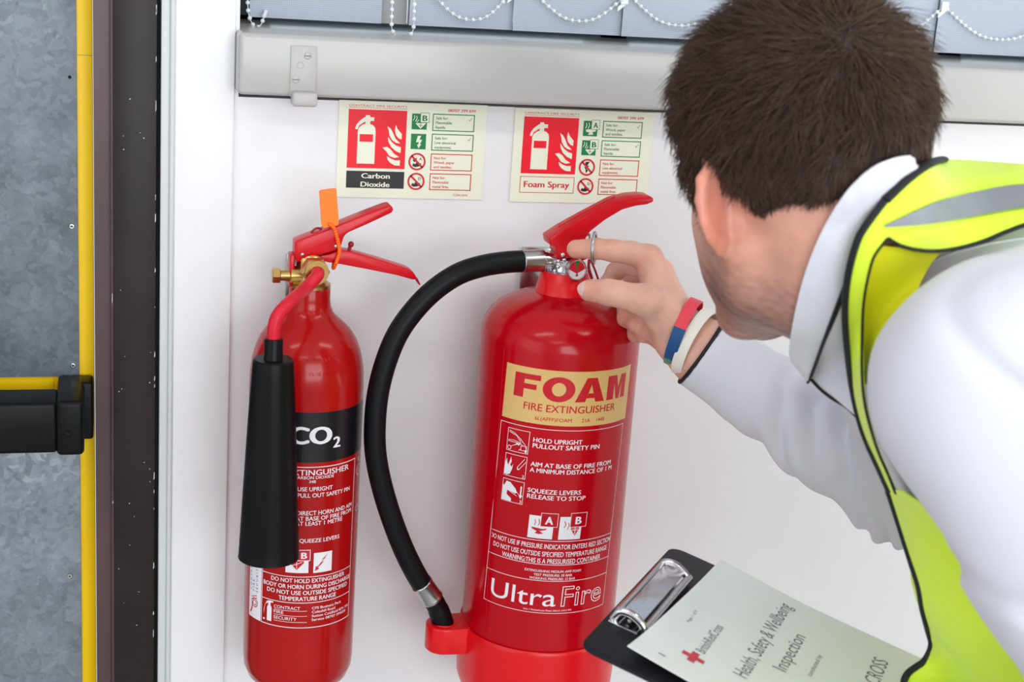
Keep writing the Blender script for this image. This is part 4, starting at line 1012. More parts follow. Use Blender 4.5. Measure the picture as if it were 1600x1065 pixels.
def ear_f(p, s):
    """ear shape on side s in head space"""
    q = p * np.array([s, 1, 1])
    c = np.array([.0745 if s > 0 else .0715, -.010, .005])
    # ear plane: long axis z, leaning back, flaring out toward the rear
    a = math.radians(60 if s > 0 else 22); b = math.radians(8)
    ax_y = np.array([math.sin(a), -math.cos(a), 0])       # toward the rear rim
    ax_z = np.array([0, -math.sin(b), math.cos(b)]); n = np.cross(ax_y, ax_z); n /= np.linalg.norm(n)
    Q = q - c
    u, v, w = Q @ ax_y, Q @ ax_z, Q @ n
    if n[0] < 0: w = -w
    L = np.stack([u, v, w], 1)
    wd = .0165 - .0035 * np.clip(-v / .03, 0, 1)
    disc = ell(L, (.006, .002, 0), (.0225, .0300, .0042))
    rim = []
    pts_ = [(a_ * 1.22, b_, c_) for a_, b_, c_ in [(-.010, .004, .001), (-.011, .018, .001), (-.004, .0285, .001), (.008, .0300, .001), (.018, .022, .002), (.0205, .008, .002), (.018, -.006, .001), (.012, -.017, .000), (.004, -.025, .000)]]
    helix = chainf(L, pts_, [.0028, .0032, .0036, .0036, .0036, .0034, .0032, .0034, .0050], .002)
    lobe = ell(L, (.001, -.0265, 0), (.0085, .0095, .0042))
    anti = chainf(L, [(.004, .018, .002), (.011, .008, .003), (.010, -.006, .003), (.003, -.015, .002)], [.003, .003, .003, .003], .002)
    d = smin(smin(disc, helix, .004), smin(lobe, anti, .004), .004)
    scoop = ell(L, (.002, -.002, .010), (.0095, .0140, .0110))
    d = smax(d, -scoop, .003)
    root = caps(L, (-.010, .010, -.007), (-.010, -.014, -.007), .0065)
    return smin(d, root, .006)
def head_f(P):
    p0 = to_head(P); p = p0.copy(); p[:, 2] = np.where(p[:, 2] < 0, p[:, 2] * 1.12, p[:, 2])
    d = ell(p, (0, -.010, .045), (.076, .088, .082))
    d = smin(d, ell(p, (0, .033, .000), (.061, .060, .095)), .03)
    for s in (-1, 1):
        d = smin(d, chainf(p, [(s * .058, -.004, -.035), (s * .050, .004, -.064), (s * .026, .062, -.094), (s * .004, .078, -.099)], [.018, .016, .016, .018], .02), .022)
        d = smin(d, ell(p, (s * .036, .053, -.018), (.021, .027, .024)), .02)
    for s in (-1, 1): d = smin(d, ell(p, (s * .046, .032, -.046), (.022, .028, .030)), .02)
    d = smin(d, ell(p, (0, .030, -.070), (.048, .050, .030)), .03)
    for s in (-1, 1):
        d = smax(d, -ball(p, (s * .032, .105, .012), .0135), .012)        # eye sockets
        d = smin(d, ell(p, (s * .032, .0815, .011), (.0160, .0130, .0105)), .006)
        d = smin(d, caps(p, (s * .014, .096, .030), (s * .044, .086, .031), .006), .012)
    d = smin(d, chainf(p, [(0, .093, .022), (0, .105, .002), (0, .117, -.018)], [.007, .0085, .0105], .006), .008)
    for s in (-1, 1): d = smin(d, ball(p, (s * .011, .105, -.022), .0075), .006)
    d = smin(d, ell(p, (0, .094, -.047), (.024, .010, .006)), .005); d = smin(d, ell(p, (0, .092, -.059), (.021, .011, .007)), .005)
    d = smax(d, -ell(p, (0, .108, -.0525), (.024, .010, .0013)), .003)
    for s in (-1, 1): d = smax(d, -caps(p0, (s * .0815, -.020, .020), (s * .0790, -.018, -.018), .0075), .006)
    for s in (-1, 1):
        near = (p[:, 0] * s > .04) & (np.abs(p[:, 2]) < .07)
        if near.any():
            e = np.full(len(p), 1.0); e[near] = ear_f(p0[near], s)
            d = np.where(near, smin(d, e, .004), d)
    return d * HS
NB = W(1448, 455, 1.165)                     # neck base
def neck_f(P):
    a = from_head((0, -.040, -.010)); b = from_head((0, -.010, -.055))
    d = caps(P, a, NB, .055, .042)
    d = smin(d, caps(P, b, NB + cdir((-.035, -.035, .0)), .052, .044), .03)
    return d
PEL = np.array([.46, -.72, .86])
LS = W(1572, 606, .955); RS = W(1440, 590, 1.30)
def torso_core(P):
    d = caps(P, NB + cdir((.01, -.03, 0)), W(1640, 560, 1.13), .062, .115)
    d = smin(d, caps(P, LS, RS, .070, .070), .07)
    d = smin(d, chainf(P, [W(1625, 600, 1.12), W(1720, 850, 1.12), W(1900, 1130, 1.13), PEL], [.102, .116, .132, .135], .05), .05)
    d = smin(d, caps(P, W(1440, 405, 1.13), W(1720, 425, 1.12), .056, .068), .05)
    return d
# left arm (near) and right arm (reaching)
LE, LW = W(1818, 1110, .93), W(1560, 1330, 1.03)
RE, RWR = W(1408, 768, 1.43), W(1066, 528, 1.44)
def arm_core(P):
    d = chainf(P, [LS, LE], [.056, .042], .02)
    d = smin(d, chainf(P, [LE, LW], [.042, .030], .02), .02)
    e = chainf(P, [RS, RE], [.052, .040], .02)
    e = smin(e, chainf(P, [RE, RWR + (RE - RWR) * .12, RWR], [.040, .030, .027], .02), .02)
    return smin(d, e, .02)
# right hand
def H_(px, py, d): return W(px, py, d)
s_ = 1.0 / FPX
def rp(px, d): return px * d / FPX
MI, MM, MR_, MP = H_(1014, 404, 1.452), H_(1032, 424, 1.474), H_(1036, 452, 1.496), H_(1034, 480, 1.512)
def hand_f(P):
    wr = RWR
    d = None
    for m_, r in ((MI, .0130), (MM, .0125), (MR_, .0120), (MP, .0115)):
        e = caps(P, wr + (m_ - wr) * .12, m_, .021, r); d = e if d is None else smin(d, e, .008)
    # web and thenar
    th0 = wr + (H_(1030, 492, 1.415) - wr) * .5
    d = smin(d, chainf(P, [wr + (th0 - wr) * .5, H_(1040, 495, 1.425), H_(1012, 470, 1.408)], [.020, .0175, .0140], .01), .012)
    d = smin(d, caps(P, H_(1020, 430, 1.45), H_(1010, 468, 1.42), .008), .014)
    # palm heel
    d = smin(d, caps(P, H_(1040, 520, 1.465), H_(1010, 505, 1.485), .019, .015), .010)
    fingers = []
    idx = chainf(P, [MI, H_(986, 395, 1.444), H_(958, 391.5, 1.4425)], [.0125, .0110, .0106], .004)
    idx = smin(idx, chainf(P, [H_(958, 391.5, 1.4425), H_(930, 388, 1.4445), H_(900, 389, 1.452)], [.0106, .0099, .0090], .003), .003)
    th = chainf(P, [H_(1012, 470, 1.408), H_(966, 459, 1.412), H_(950, 456.5, 1.414)], [.0150, .0120, .0123], .004)
    th = smin(th, chainf(P, [H_(950, 456, 1.414), H_(921, 453.5, 1.423)], [.0121, .0104], .003), .003)
    mid = chainf(P, [MM, H_(975, 412, 1.486), H_(962, 424, 1.490)], [.0122, .0098, .0094], .004)
    mid = smin(mid, chainf(P, [H_(962, 424, 1.490), H_(948, 446, 1.482), H_(944, 458, 1.470)], [.0092, .0086, .0078], .003), .003)
    rng = chainf(P, [MR_, H_(990, 436, 1.522), H_(976, 470, 1.524), H_(978, 497, 1.500), H_(992, 506, 1.478)], [.0118, .0096, .0092, .0086, .0080], .004)
    pk = chainf(P, [MP, H_(996, 492, 1.535), H_(986, 508, 1.525), H_(994, 522, 1.502), H_(1008, 524, 1.482)], [.0112, .0090, .0086, .0082, .0074], .004)
    for g, k in ((mid, .005), (rng, .005), (pk, .005), (idx, .007), (th, .008)):
        d = smin(d, g, k)
    # creases on thumb and index joints, nail bed
    for c, r in ((H_(951, 437, 1.403), .0010), (H_(955, 373, 1.434), .0008), (H_(960, 375, 1.434), .0007)):
        d = smax(d, -ball(P, c, .003 + r), .003)
    p = P
    d = d + .0004 * wob(p, 420, 3) * (ball(P, H_(1040, 520, 1.44), .05) < 0)
    return d
def lhand_f(P):
    a = LW; dr = CB(.116, .300, .0) - LW; pl = CB(.15, .330, -.012)
    d = caps(P, a, pl, .024, .022)
    for k, u in enumerate((.085, .108, .131, .152)):
        d = smin(d, chainf(P, [pl, CB(u, .300, -.020), CB(u - .005, .262, -.016)], [.013, .0095, .008], .004), .006)
    d = smin(d, chainf(P, [a, CB(.165, .325, .016), CB(.140, .285, .0155)], [.018, .0115, .009], .004), .008)
    return d
def body_f(P):
    d = smin(head_f(P), neck_f(P), .018)
    d = smin(d, torso_core(P) + .012, .03)
    d = smin(d, arm_core(P), .02)
    d = smin(d, hand_f(P), .006)
    return smin(d, lhand_f(P), .006)
# bounding volumes let far points skip the costly shapes
def masked(f, c, r, big=.05):
    c = np.asarray(c, float)
    def g(P):
        dd = np.linalg.norm(P - c, axis=1) - r
        out = dd + big; m = dd < 0
        if m.any(): out[m] = np.minimum(f(P[m]), big + 0 * dd[m]) if False else f(P[m])
        return out
    return g
head_m = masked(head_f, from_head((0, 0, 0)), .20); hand_m = masked(hand_f, H_(1000, 450, 1.46), .115); lhand_m = masked(lhand_f, CB(.13, .31), .14)
def body_f(P):
    d = smin(head_m(P), neck_f(P), .018)
    d = smin(d, torso_core(P) + .024, .02)
    d = smin(d, arm_core(P), .02)
    d = smin(d, hand_m(P), .006)
    return smin(d, lhand_m(P), .006)

def skin_mat():
    m = mat('skin', (222, 168, 148), 0.42, sss=0.10, bump=(420, 0.35, 0.0006))
    nt = m.node_tree; b = nt.nodes['Principled BSDF']
    at = nt.nodes.new('ShaderNodeAttribute'); at.attribute_name = 'tone'
    tc = nt.nodes.new('ShaderNodeTexCoord')
    n = nt.nodes.new('ShaderNodeTexNoise'); n.inputs['Scale'].default_value = 38; n.inputs['Detail'].default_value = 6
    nt.links.new(tc.outputs['Object'], n.inputs['Vector'])
    mr = nt.nodes.new('ShaderNodeMapRange'); mr.inputs['From Min'].default_value = .3; mr.inputs['From Max'].default_value = .7
    mr.inputs['To Min'].default_value = 0.88; mr.inputs['To Max'].default_value = 1.1
    nt.links.new(n.outputs['Fac'], mr.inputs['Value'])
    vm = nt.nodes.new('ShaderNodeVectorMath'); vm.operation = 'SCALE'
    nt.links.new(at.outputs['Color'], vm.inputs[0]); nt.links.new(mr.outputs[0], vm.inputs['Scale'])
    nt.links.new(vm.outputs[0], b.inputs['Base Color'])
    return m
MT['skin'] = skin_mat()
def lerp(a, b, t): return a + (b - a) * np.clip(t, 0, 1)[:, None]
def skin_tone(V):
    base = np.tile(np.array(lin((226, 174, 154))), (len(V), 1))
    p = to_head(V)
    inh = (np.linalg.norm(p, axis=1) < .19).astype(float)
    face = np.array(lin((218, 160, 140))); c = lerp(base, np.tile(face, (len(V), 1)), inh)
    # redder ear and neck
    earm = np.exp(-((np.abs(p[:, 0]) - .088) / .016) ** 2) * np.exp(-((p[:, 1] + .012) / .03) ** 2 - ((p[:, 2] - .004) / .045) ** 2)
    c = lerp(c, np.tile(np.array(lin((226, 128, 104))), (len(V), 1)), earm * .75)
    # stubble on jaw, chin and upper lip
    jaw = 1 / (1 + np.exp(-(-.030 - p[:, 2] + .10 * (p[:, 1] - .02)) / .008)) / (1 + np.exp(-(p[:, 1] + .022 - 1.3 * np.minimum(p[:, 2] + .045, 0)) / .008)) / (1 + np.exp(-(p[:, 2] + .135) / .01)) * inh
    side = 1 / (1 + np.exp(-(p[:, 1] - .008) / .006)) / (1 + np.exp((p[:, 1] - .040) / .006)) / (1 + np.exp((p[:, 2] - .02) / .01)) * inh
    st = np.clip(np.maximum(jaw, side * .8), 0, 1) * (.75 + .35 * wob(p, 90, 4) + .25 * wob(p, 500, 8))
    c = lerp(c, np.tile(np.array(lin((92, 70, 64))), (len(V), 1)), st * .88)
    # brows
    br = np.exp(-((np.abs(p[:, 0]) - .030) / .016) ** 2 - ((p[:, 2] - .034) / .0045) ** 2) * (p[:, 1] > .06) * inh
    c = lerp(c, np.tile(np.array(lin((60, 44, 38))), (len(V), 1)), np.clip(br * 1.6, 0, .95))
    lip = np.exp(-((p[:, 0]) / .022) ** 4 - ((p[:, 2] + .0525) / .010) ** 4) * (p[:, 1] > .08) * inh
    c = lerp(c, np.tile(np.array(lin((190, 110, 104))), (len(V), 1)), lip * .8)
    # redder finger tips and knuckles
    for q, r in ((H_(900, 388, 1.452), .018), (H_(925, 453, 1.42), .016), (H_(985, 505, 1.48), .02), (MI, .014), (H_(950, 380, 1.44), .010)):
        t = np.exp(-(np.linalg.norm(V - q, axis=1) / r) ** 2)
        c = lerp(c, np.tile(np.array(lin((226, 142, 122))), (len(V), 1)), t * .55)
    return c
man = thing('person', 'man in white shirt and yellow vest leaning in, hand on the foam extinguisher', 'person', (.62, -.70, 0))
lo = np.array([-.16, -1.0, .80]); 

Ps = np.array([W(1000, 400, 1.46), LS, LE, LW, RS, RE, from_head((0, .1, .13)), from_head((0, -.1, .13)), from_head((0, .12, -.1)), PEL, CB(.08, .25), NB])
lo = Ps.min(0) - .17; hi = Ps.max(0) + .17
V, F = polygonise(body_f, lo, hi, .0026)
body = bigmesh('body', V, F, MT['skin'], man, colors=skin_tone(V))

for s in (-1, 1):
    c = from_head((s * .032, .0835, .0115)); e_ = obj('eye', sphere(c, .0118 * HS, 20, 14), MT['eye'], man, angle=180)
    c2 = from_head((s * .032, .0860, .0110)); obj('iris', sphere(c2, .0096 * HS, 16, 12, (1, 1, 1)), MT['iris'], e_, angle=180)

# ---- hair: a cap that follows the skull, covered with strands
def hair_th(p):
    y = p[:, 1]; z = p[:, 2]
    zl = np.interp(y, [-.11, -.085, -.060, -.036, -.026, -.018, .004, .010, .014, .028, .034, .050, .066, .09], [-.004, -.002, -.001, -.003, .010, .034, .038, .034, -.012, -.010, .030, .046, .066, .074])
    m = (z - zl) + .0045 * wob(p, 110, 71)
    top = np.clip((z - .03) / .09, 0, 1)
    return m, .005 + .010 * top
def hair_f(P, extra=0.0):
    p = to_head(P); m, t = hair_th(p)
    sk = ell(p, (0, -.010, .045), (.076, .088, .082))
    sk = smin(sk, ell(p, (0, .033, .000), (.061, .060, .095)), .03)
    nk = neck_f(P) / HS
    sk = smin(sk, nk, .018)
    prof = t * np.clip(m / .020, 0, 1) ** .5 + extra
    d = sk - prof - .0020 * wob(p, 130, 12)
    d = smax(d, -m - .0012 * wob(p, 300, 5), .006)
    return d * HS
hcen = from_head((0, -.01, .05))
hair_m = masked(hair_f, hcen, .19)
V, F = polygonise(hair_m, from_head((0, 0, .05)) - .16, from_head((0, 0, .05)) + .16, .0034)
def hair_mat():
    m = mat('dark_brown_hair', (44, 33, 28), 0.5, spec=.32)
    nt = m.node_tree; b = nt.nodes['Principled BSDF']
    at = nt.nodes.new('ShaderNodeAttribute'); at.attribute_name = 'tone'
    nt.links.new(at.outputs['Color'], b.inputs['Base Color'])
    return m
MT['hair'] = hair_mat()
dark = np.array(lin((36, 27, 23)))
cap_ = bigmesh('hair', V, F, MT['hair'], man, colors=np.tile(dark, (len(V), 1)), label='short dark brown hair')
rs = np.random.RandomState(7)
def strands(nst, name):
    G0 = grad(hair_m, V, .0015)
    fa = V[F]; ar = np.linalg.norm(np.cross(fa[:, 1] - fa[:, 0], fa[:, 2] - fa[:, 0]), axis=1)
    pl = to_head(fa.mean(1)); mm_, _t2 = hair_th(pl); out = (mm_ > .0015 + .004 * (rs.rand(len(mm_)) - .6))
    ar = ar * out
    # only the outer skin of the cap
    fi = rs.choice(len(F), nst, p=ar / ar.sum())
    r1, r2 = rs.rand(nst, 1), rs.rand(nst, 1)
    q = fa[fi]; root = q[:, 0] * (1 - r1) * (1 - r2) + q[:, 1] * r1 * (1 - r2) + q[:, 2] * r1 * r2 + q[:, 3] * (1 - r1) * r2
    N = G0[F[fi, 0]]
    p = to_head(root)
    whorl = np.array([.010, -.082, .098])
    dr = p - whorl; sw = np.cross(np.array([0, -.4, .9]), dr) * .35
    dr = dr + sw; dr /= np.linalg.norm(dr, axis=1)[:, None] + 1e-6
    dr[:, 2] -= .35 * (1 - np.clip((p[:, 2] - .04) / .08, 0, 1)); 
    front = np.clip((p[:, 1] - .02) / .06, 0, 1); dr[:, 1] += .5 * front * np.clip(p[:, 2] / .1, 0, 1)
    # clumps: smooth noise turning the flow
    turn = np.stack([wob(p, 95, 31), wob(p, 95, 32), wob(p, 95, 33)], 1) * .75 + np.stack([wob(p, 300, 34), wob(p, 300, 35), wob(p, 300, 36)], 1) * .35
    dr = dr + turn * 1.05 + rs.normal(size=(nst, 3)) * (.14 + .9 * np.exp(-(np.linalg.norm(p - whorl, axis=1) / .014) ** 2))[:, None]
    D = (HR @ dr.T).T
    D = D - N * (D * N).sum(1)[:, None]; D /= np.linalg.norm(D, axis=1)[:, None] + 1e-6
    topf = np.clip((p[:, 2] - .0) / .11, 0, 1)
    mm_, _ = hair_th(p)
    L = (.013 + .020 * topf + .010 * front) * (.75 + .5 * rs.rand(nst)) * np.clip(.55 + mm_ / .03, .5, 1)
    lift = (.16 + .30 * topf * (.5 + .5 * wob(p, 150, 41)) + .10 * rs.rand(nst))
    K = 6; pts_ = []
    side = np.cross(N, D)
    cur = rs.normal(size=nst) * .18 + .25 * wob(p, 200, 51)
    for k in range(K):
        t = k / (K - 1)
        pts_.append(root - N * .0012 + D * (L * t)[:, None] + N * (L * lift * (t - .55 * t * t))[:, None] + side * (L * cur * t * t)[:, None])
    pts_ = np.stack(pts_, 1)                             # nst,K,3
    wd = .00034 * (1 + .35 * rs.rand(nst))
    VV = []
    for k in range(K):
        wk = (wd * (1 - .85 * (k / (K - 1)) ** 2))[:, None]
        a = pts_[:, k] + side * wk; b = pts_[:, k] - side * wk; c = pts_[:, k] + N * wk * 1.2
        VV.append(np.stack([a, b, c], 1))
    VV = np.stack(VV, 1).reshape(-1, 3)
    base = (np.arange(nst) * K * 3)[:, None]
    FF = []
    for k in range(K - 1):
        for j in range(3):
            j2 = (j + 1) % 3
            FF.append(np.concatenate([base + k * 3 + j, base + k * 3 + j2, base + (k + 1) * 3 + j2, base + (k + 1) * 3 + j], 1))
    FF = np.stack(FF, 1).reshape(-1, 4)
    tone = np.array(lin((78, 59, 49)))[None] * (.5 + .9 * rs.rand(nst, 1)) * (1 + .25 * wob(p, 120, 61)[:, None])
    warm = (rs.rand(nst, 1) < .12) * np.array([[.03, .018, .010]])
    tone = tone + warm
    return bigmesh(name, VV, FF, MT['hair'], man, colors=np.repeat(tone, K * 3, axis=0), kind='stuff')
strands(26000, 'hair_strands')

# ---- shirt
CUFF_C = W(1097, 549, 1.437)
arm_ax = (RE - RWR) / np.linalg.norm(RE - RWR)
def folds(P):
    """cloth folds: ridges that run across the reaching sleeve, broad soft ones elsewhere"""
    u = (P - RWR) @ arm_ax
    q = P - RWR - u[:, None] * arm_ax
    nearm = np.exp(-np.maximum(np.linalg.norm(q, axis=1) - .05, 0) / .02) * (u < .36)
    g = (P @ cdir((.75, -.15, .4)))
    ph = g * 135 + 3.0 * wob(P, 16, 2) + 1.2 * wob(P, 34, 6)
    r = np.abs(np.sin(ph)) ** 1.5
    env = np.clip((u - .075) / .05, 0, 1) * (.5 + .5 * wob(P, 22, 9))
    a = nearm * env * (.5 - r) * .017
    ph2 = (P @ cdir((.85, .45, 0))) * 62 + 3.2 * wob(P, 7, 14) 
    b = .0042 * (np.sin(ph2)) * (.5 + .5 * wob(P, 9, 15)) * (1 - nearm)
    w_ = wob(P @ np.diag([1.0, .6, 1.5]), 20, 23)
    c = .0058 * np.exp(-(w_ / .11) ** 2) * np.exp(-np.maximum(np.linalg.norm(P - W(1500, 860, .93), axis=1) - .12, 0) / .05)
    return a + b + c + .0014 * wob(P, 40, 19)
def shirt_torso(P):
    a_n0 = from_head((0, -.040, -.010))
    return smin(torso_core(P) - .002, caps(P, a_n0 + (NB - a_n0) * .66, NB, .0625), .02)
def sleeve_r(P):
    a = CUFF_C - arm_ax * .0; fa_ = caps(P, CUFF_C, CUFF_C + arm_ax * .065, .0370, .0385)
    d = smin(fa_, chainf(P, [CUFF_C + arm_ax * .060, CUFF_C + arm_ax * .14, RE, RS], [.0375, .0425, .0465, .064], .02), .012)
    cut = -((P - CUFF_C) @ arm_ax)
    d = smax(d, cut, .002)
    hollow = caps(P, CUFF_C - arm_ax * .03, CUFF_C + arm_ax * .05, .0305)
    return smax(d, -hollow, .0015)
def sleeve_l(P):
    return chainf(P, [LS, W(1700, 845, .94), LE, LE + (LW - LE) * .8], [.084, .073, .062, .046], .03)
def shirt_f(P):
    d = smin(shirt_torso(P), sleeve_l(P), .022)
    f_ = folds(P)
    d = d + f_
    d = smin(d, sleeve_r(P) + f_, .02)
    # open at the neck
    return smax(d, -(neck_f(P) + .014), .006)
def shirt_mat():
    m = mat('white_cotton', (217, 218, 227), 0.8, sheen=0.15, bump=(260, 0.12, 0.0006))
    return m
MT['shirt'] = shirt_mat()
Ps = np.array([LS, LE, LW, RS, RE, CUFF_C, W(1700, 300, 1.1), PEL, NB])
V2, F2 = polygonise(shirt_f, Ps.min(0) - .16, Ps.max(0) + .16, .0042)
shirt = bigmesh('shirt', V2, F2, MT['shirt'], man, label='white long sleeved shirt')

# ---- laying cloth panels on the body
def curve(pts_, n): return smoothline(np.asarray(pts_, float), n)
def drop(px, py, f, off, d0=.75, d1=1.5):
    """where the line of sight first meets the body, lifted by off"""
    px = np.atleast_1d(px).astype(float); py = np.atleast_1d(py).astype(float)
    v = np.stack([(px - 800) / FPX, -(py - 532.5) / FPX, -np.ones_like(px)], 1) @ M3.T
    ts = np.linspace(d0, d1, 260); best = np.full(len(px), 9.0); bt = np.full(len(px), d0); hit = np.zeros(len(px), bool)
    for t in ts:
        d = f(CAM + v * t) - off
        m = (~hit) & (d < best); best[m] = d[m]; bt[m] = t
        hit |= d < 0
    for _ in range(6):
        d = f(CAM + v * bt[:, None]) - off; bt = np.where(hit, bt + d * .7, bt)
    return CAM + v * bt[:, None]
def panel(name, A, B, f, off, th, m, parent, nu=60, nv=12, label=None, wave=0.0):
    a = curve(A, nu); b = curve(B, nu)
    g = np.stack([a + (b - a) * t for t in np.linspace(0, 1, nv)], 1)          # nu, nv, 2
    P = drop(g[..., 0].ravel(), g[..., 1].ravel(), f, off).reshape(nu, nv, 3)
    for _ in range(3):                                                          # relax depth a little
        dep = -((P - CAM) @ M3[:, 2]); dd = dep.copy()
        dd[1:-1] = (dep[:-2] + dep[1:-1] * 2 + dep[2:]) / 4
        dd[:, 1:-1] = (dd[:, :-2] + dd[:, 1:-1] * 2 + dd[:, 2:]) / 4
        P = CAM + (P - CAM) * (dd / dep)[..., None]
    return cloth(name, P, th, m, parent, label), P
def cloth(name, P, th, m, parent, label=None):
    nu, nv = P.shape[:2]
    du = np.gradient(P, axis=0); dv = np.gradient(P, axis=1); N = np.cross(du, dv); N /= np.linalg.norm(N, axis=2)[..., None] + 1e-9
    if ((CAM - P) * N).sum() < 0: N = -N
    V = np.concatenate([P.reshape(-1, 3), (P - N * th).reshape(-1, 3)]); n0 = nu * nv; F = []
    for s in (0, 1):
        for i in range(nu - 1):
            for j in range(nv - 1):
                a = s * n0 + i * nv + j; q = (a, a + 1, a + nv + 1, a + nv); F.append(q if s else q[::-1])
    rim = [j for j in range(nv)] + [i * nv + nv - 1 for i in range(1, nu)] + [(nu - 1) * nv + j for j in range(nv - 2, -1, -1)] + [i * nv for i in range(nu - 2, 0, -1)]
    for k in range(len(rim)):
        a, b = rim[k], rim[(k + 1) % len(rim)]; F.append((a, b, b + n0, a + n0))
    return obj(name, (V, F), m, parent, angle=60, label=label)
vf_ = lambda P: smin(shirt_torso(P), neck_f(P) - .004, .02) + .4 * folds(P)
vest = thing('tmp', 'x', 'x'); bpy.data.objects.remove(vest)
vest = bpy.data.objects.new('vest', None); COL.objects.link(vest); vest.parent = man; WORLD['vest'] = wl(man).copy(); vest['label'] = 'yellow hi-vis vest with black piping'
# shoulder and back
A = [(1383, 312), (1420, 277), (1457, 253), (1490, 249), (1530, 251), (1600, 256), (1700, 262), (1860, 300)]
B = [(1387, 372), (1414, 386), (1463, 392), (1528, 380), (1600, 352), (1680, 338), (1790, 370), (1900, 480)]
_, PA = panel('shoulder_panel', A, B, vf_, .012, .0015, MT['hivis'], vest)
_, _p = panel('reflective_stripe', [(1384, 352), (1425, 333), (1470, 314), (1530, 298), (1600, 287), (1720, 285)], [(1384, 355), (1440, 351), (1490, 344), (1540, 333), (1600, 322), (1720, 310)], vf_, .0145, .0012, MT['reflect'], vest, label='grey reflective stripe')
# front strap
A = [(1383, 312), (1358, 345), (1340, 375), (1325, 430), (1320, 490), (1325, 560), (1334, 620), (1350, 680), (1374, 735), (1392, 775)]
B = [(1387, 372), (1374, 388), (1362, 410), (1350, 468), (1347, 530), (1347, 590), (1353, 640), (1370, 700), (1388, 742), (1402, 778)]
_, PB = panel('front_strap', A, B, vf_, .012, .0015, MT['hivis'], vest)
# front panel below the arm
A = [(1388, 768), (1405, 820), (1422, 874), (1435, 915), (1441, 950), (1450, 985), (1455, 1008), (1444, 1032), (1420, 1050), (1412, 1075), (1425, 1140), (1480, 1260)]
B = [(1404, 765), (1455, 800), (1520, 850), (1600, 915), (1650, 960), (1690, 1000), (1710, 1030), (1730, 1060), (1740, 1090), (1750, 1120), (1780, 1180), (1840, 1280)]
_, PC = panel('front_panel', A, B, vf_, .012, .0015, MT['hivis'], vest, nu=80, nv=16)
panel('inner_lining', [(1376, 384), (1360, 415), (1352, 470), (1349, 540), (1349, 600)], [(1470, 393), (1450, 420), (1425, 470), (1392, 540), (1360, 600)], vf_, .0065, .001, MT['hivis_in'], vest, label='darker yellow inside of the vest')
spn = PEL - NB; spL = np.linalg.norm(spn); spn /= spL
def vest_back_f(P):
    t = shirt_torso(P) + .35 * folds(P)
    d = t - .0105
    u = (P - NB) @ spn
    return smax(smax(d, .165 - u, .002), u - (spL - .02), .002)
Vb, Fb = polygonise(vest_back_f, np.minimum(NB, PEL) - .19, np.maximum(NB, PEL) + .19, .0045)
bigmesh('back_panel', Vb, Fb, MT['hivis'], vest)
def pipe(name, P, r, m, parent, flat=.6):
    n = len(P); Q = smoothline(P[::3], n)
    return obj(name, tube(Q, r, 8, flat=flat), m, parent, angle=180)
pipe('neck_piping', np.concatenate([PA[::-1][-24:, 0][::1], PB[1:, 0]]) if False else PB[:, 0] + 0, .0034, MT['piping'], vest)
pipe('neck_piping', PA[:24, 0], .0046, MT['piping'], vest)
pipe('armhole_piping', PA[:, -1], .0022, MT['piping'], vest)
pipe('armhole_piping', PB[:, -1], .0016, MT['piping'], vest)
pipe('front_piping', PC[:, 0], .0030, MT['piping'], vest)
# armhole seam on the near shoulder
sm_ = drop(*curve([(1392, 490), (1402, 458), (1440, 418), (1500, 392), (1600, 372), (1690, 372)], 60).T, shirt_f, .0002)
obj('armhole_seam', tube(smoothline(sm_[::3], 60), .0011, 6, flat=.6), MT['shirt'], shirt, angle=180)
# shirt front edge below the collar
sfp = drop(*curve([(1268, 592), (1280, 606), (1300, 622), (1322, 635), (1336, 645)], 16).T, lambda P: shirt_torso(P), .004)
dmean = np.interp(np.arange(16), [0, 15], [1.115, 1.09])
sfp = np.array([W(a, b, d) for (a, b), d in zip(curve([(1266, 590), (1280, 606), (1300, 622), (1322, 635), (1338, 650)], 16), dmean)])
obj('placket_edge', tube(sfp, .0016, 8, flat=.7), MT['piping'], shirt, angle=180)
def grid3(A, B, dA, dB, nu=50, nv=12, bow=0.0, clear=.005):
    a = curve(A, nu); b = curve(B, nu); da = np.interp(np.linspace(0, 1, nu), np.linspace(0, 1, len(dA)), dA); db = np.interp(np.linspace(0, 1, nu), np.linspace(0, 1, len(dB)), dB)
    P = np.zeros((nu, nv, 3))
    for i in range(nu):
        for j in range(nv):
            t = j / (nv - 1); q = a[i] + (b[i] - a[i]) * t
            P[i, j] = W(q[0], q[1], da[i] + (db[i] - da[i]) * t - bow * math.sin(PI * t) * min(1, 3 * i / nu))
    Q = P.reshape(-1, 3); v = Q - CAM; dep = -(v @ M3[:, 2]); ray_ = v / dep[:, None]; dep0 = dep.copy()
    for _ in range(14):
        q_ = CAM + ray_ * dep[:, None]; d = np.minimum(body_f(q_), np.minimum(hair_m(q_) - .004, shirt_torso(q_))); dep = dep - np.clip(clear - d, 0, .02)
    sh = (dep0 - dep).reshape(nu, nv)
    for _ in range(6):
        m = sh.copy(); m[1:-1] = np.maximum(m[1:-1], (sh[:-2] + 2 * sh[1:-1] + sh[2:]) / 4 * 1.0); m[:, 1:-1] = np.maximum(m[:, 1:-1], (sh[:, :-2] + 2 * sh[:, 1:-1] + sh[:, 2:]) / 4); sh = m
    return (CAM + ray_ * (dep0 - sh.ravel())[:, None]).reshape(nu, nv, 3)
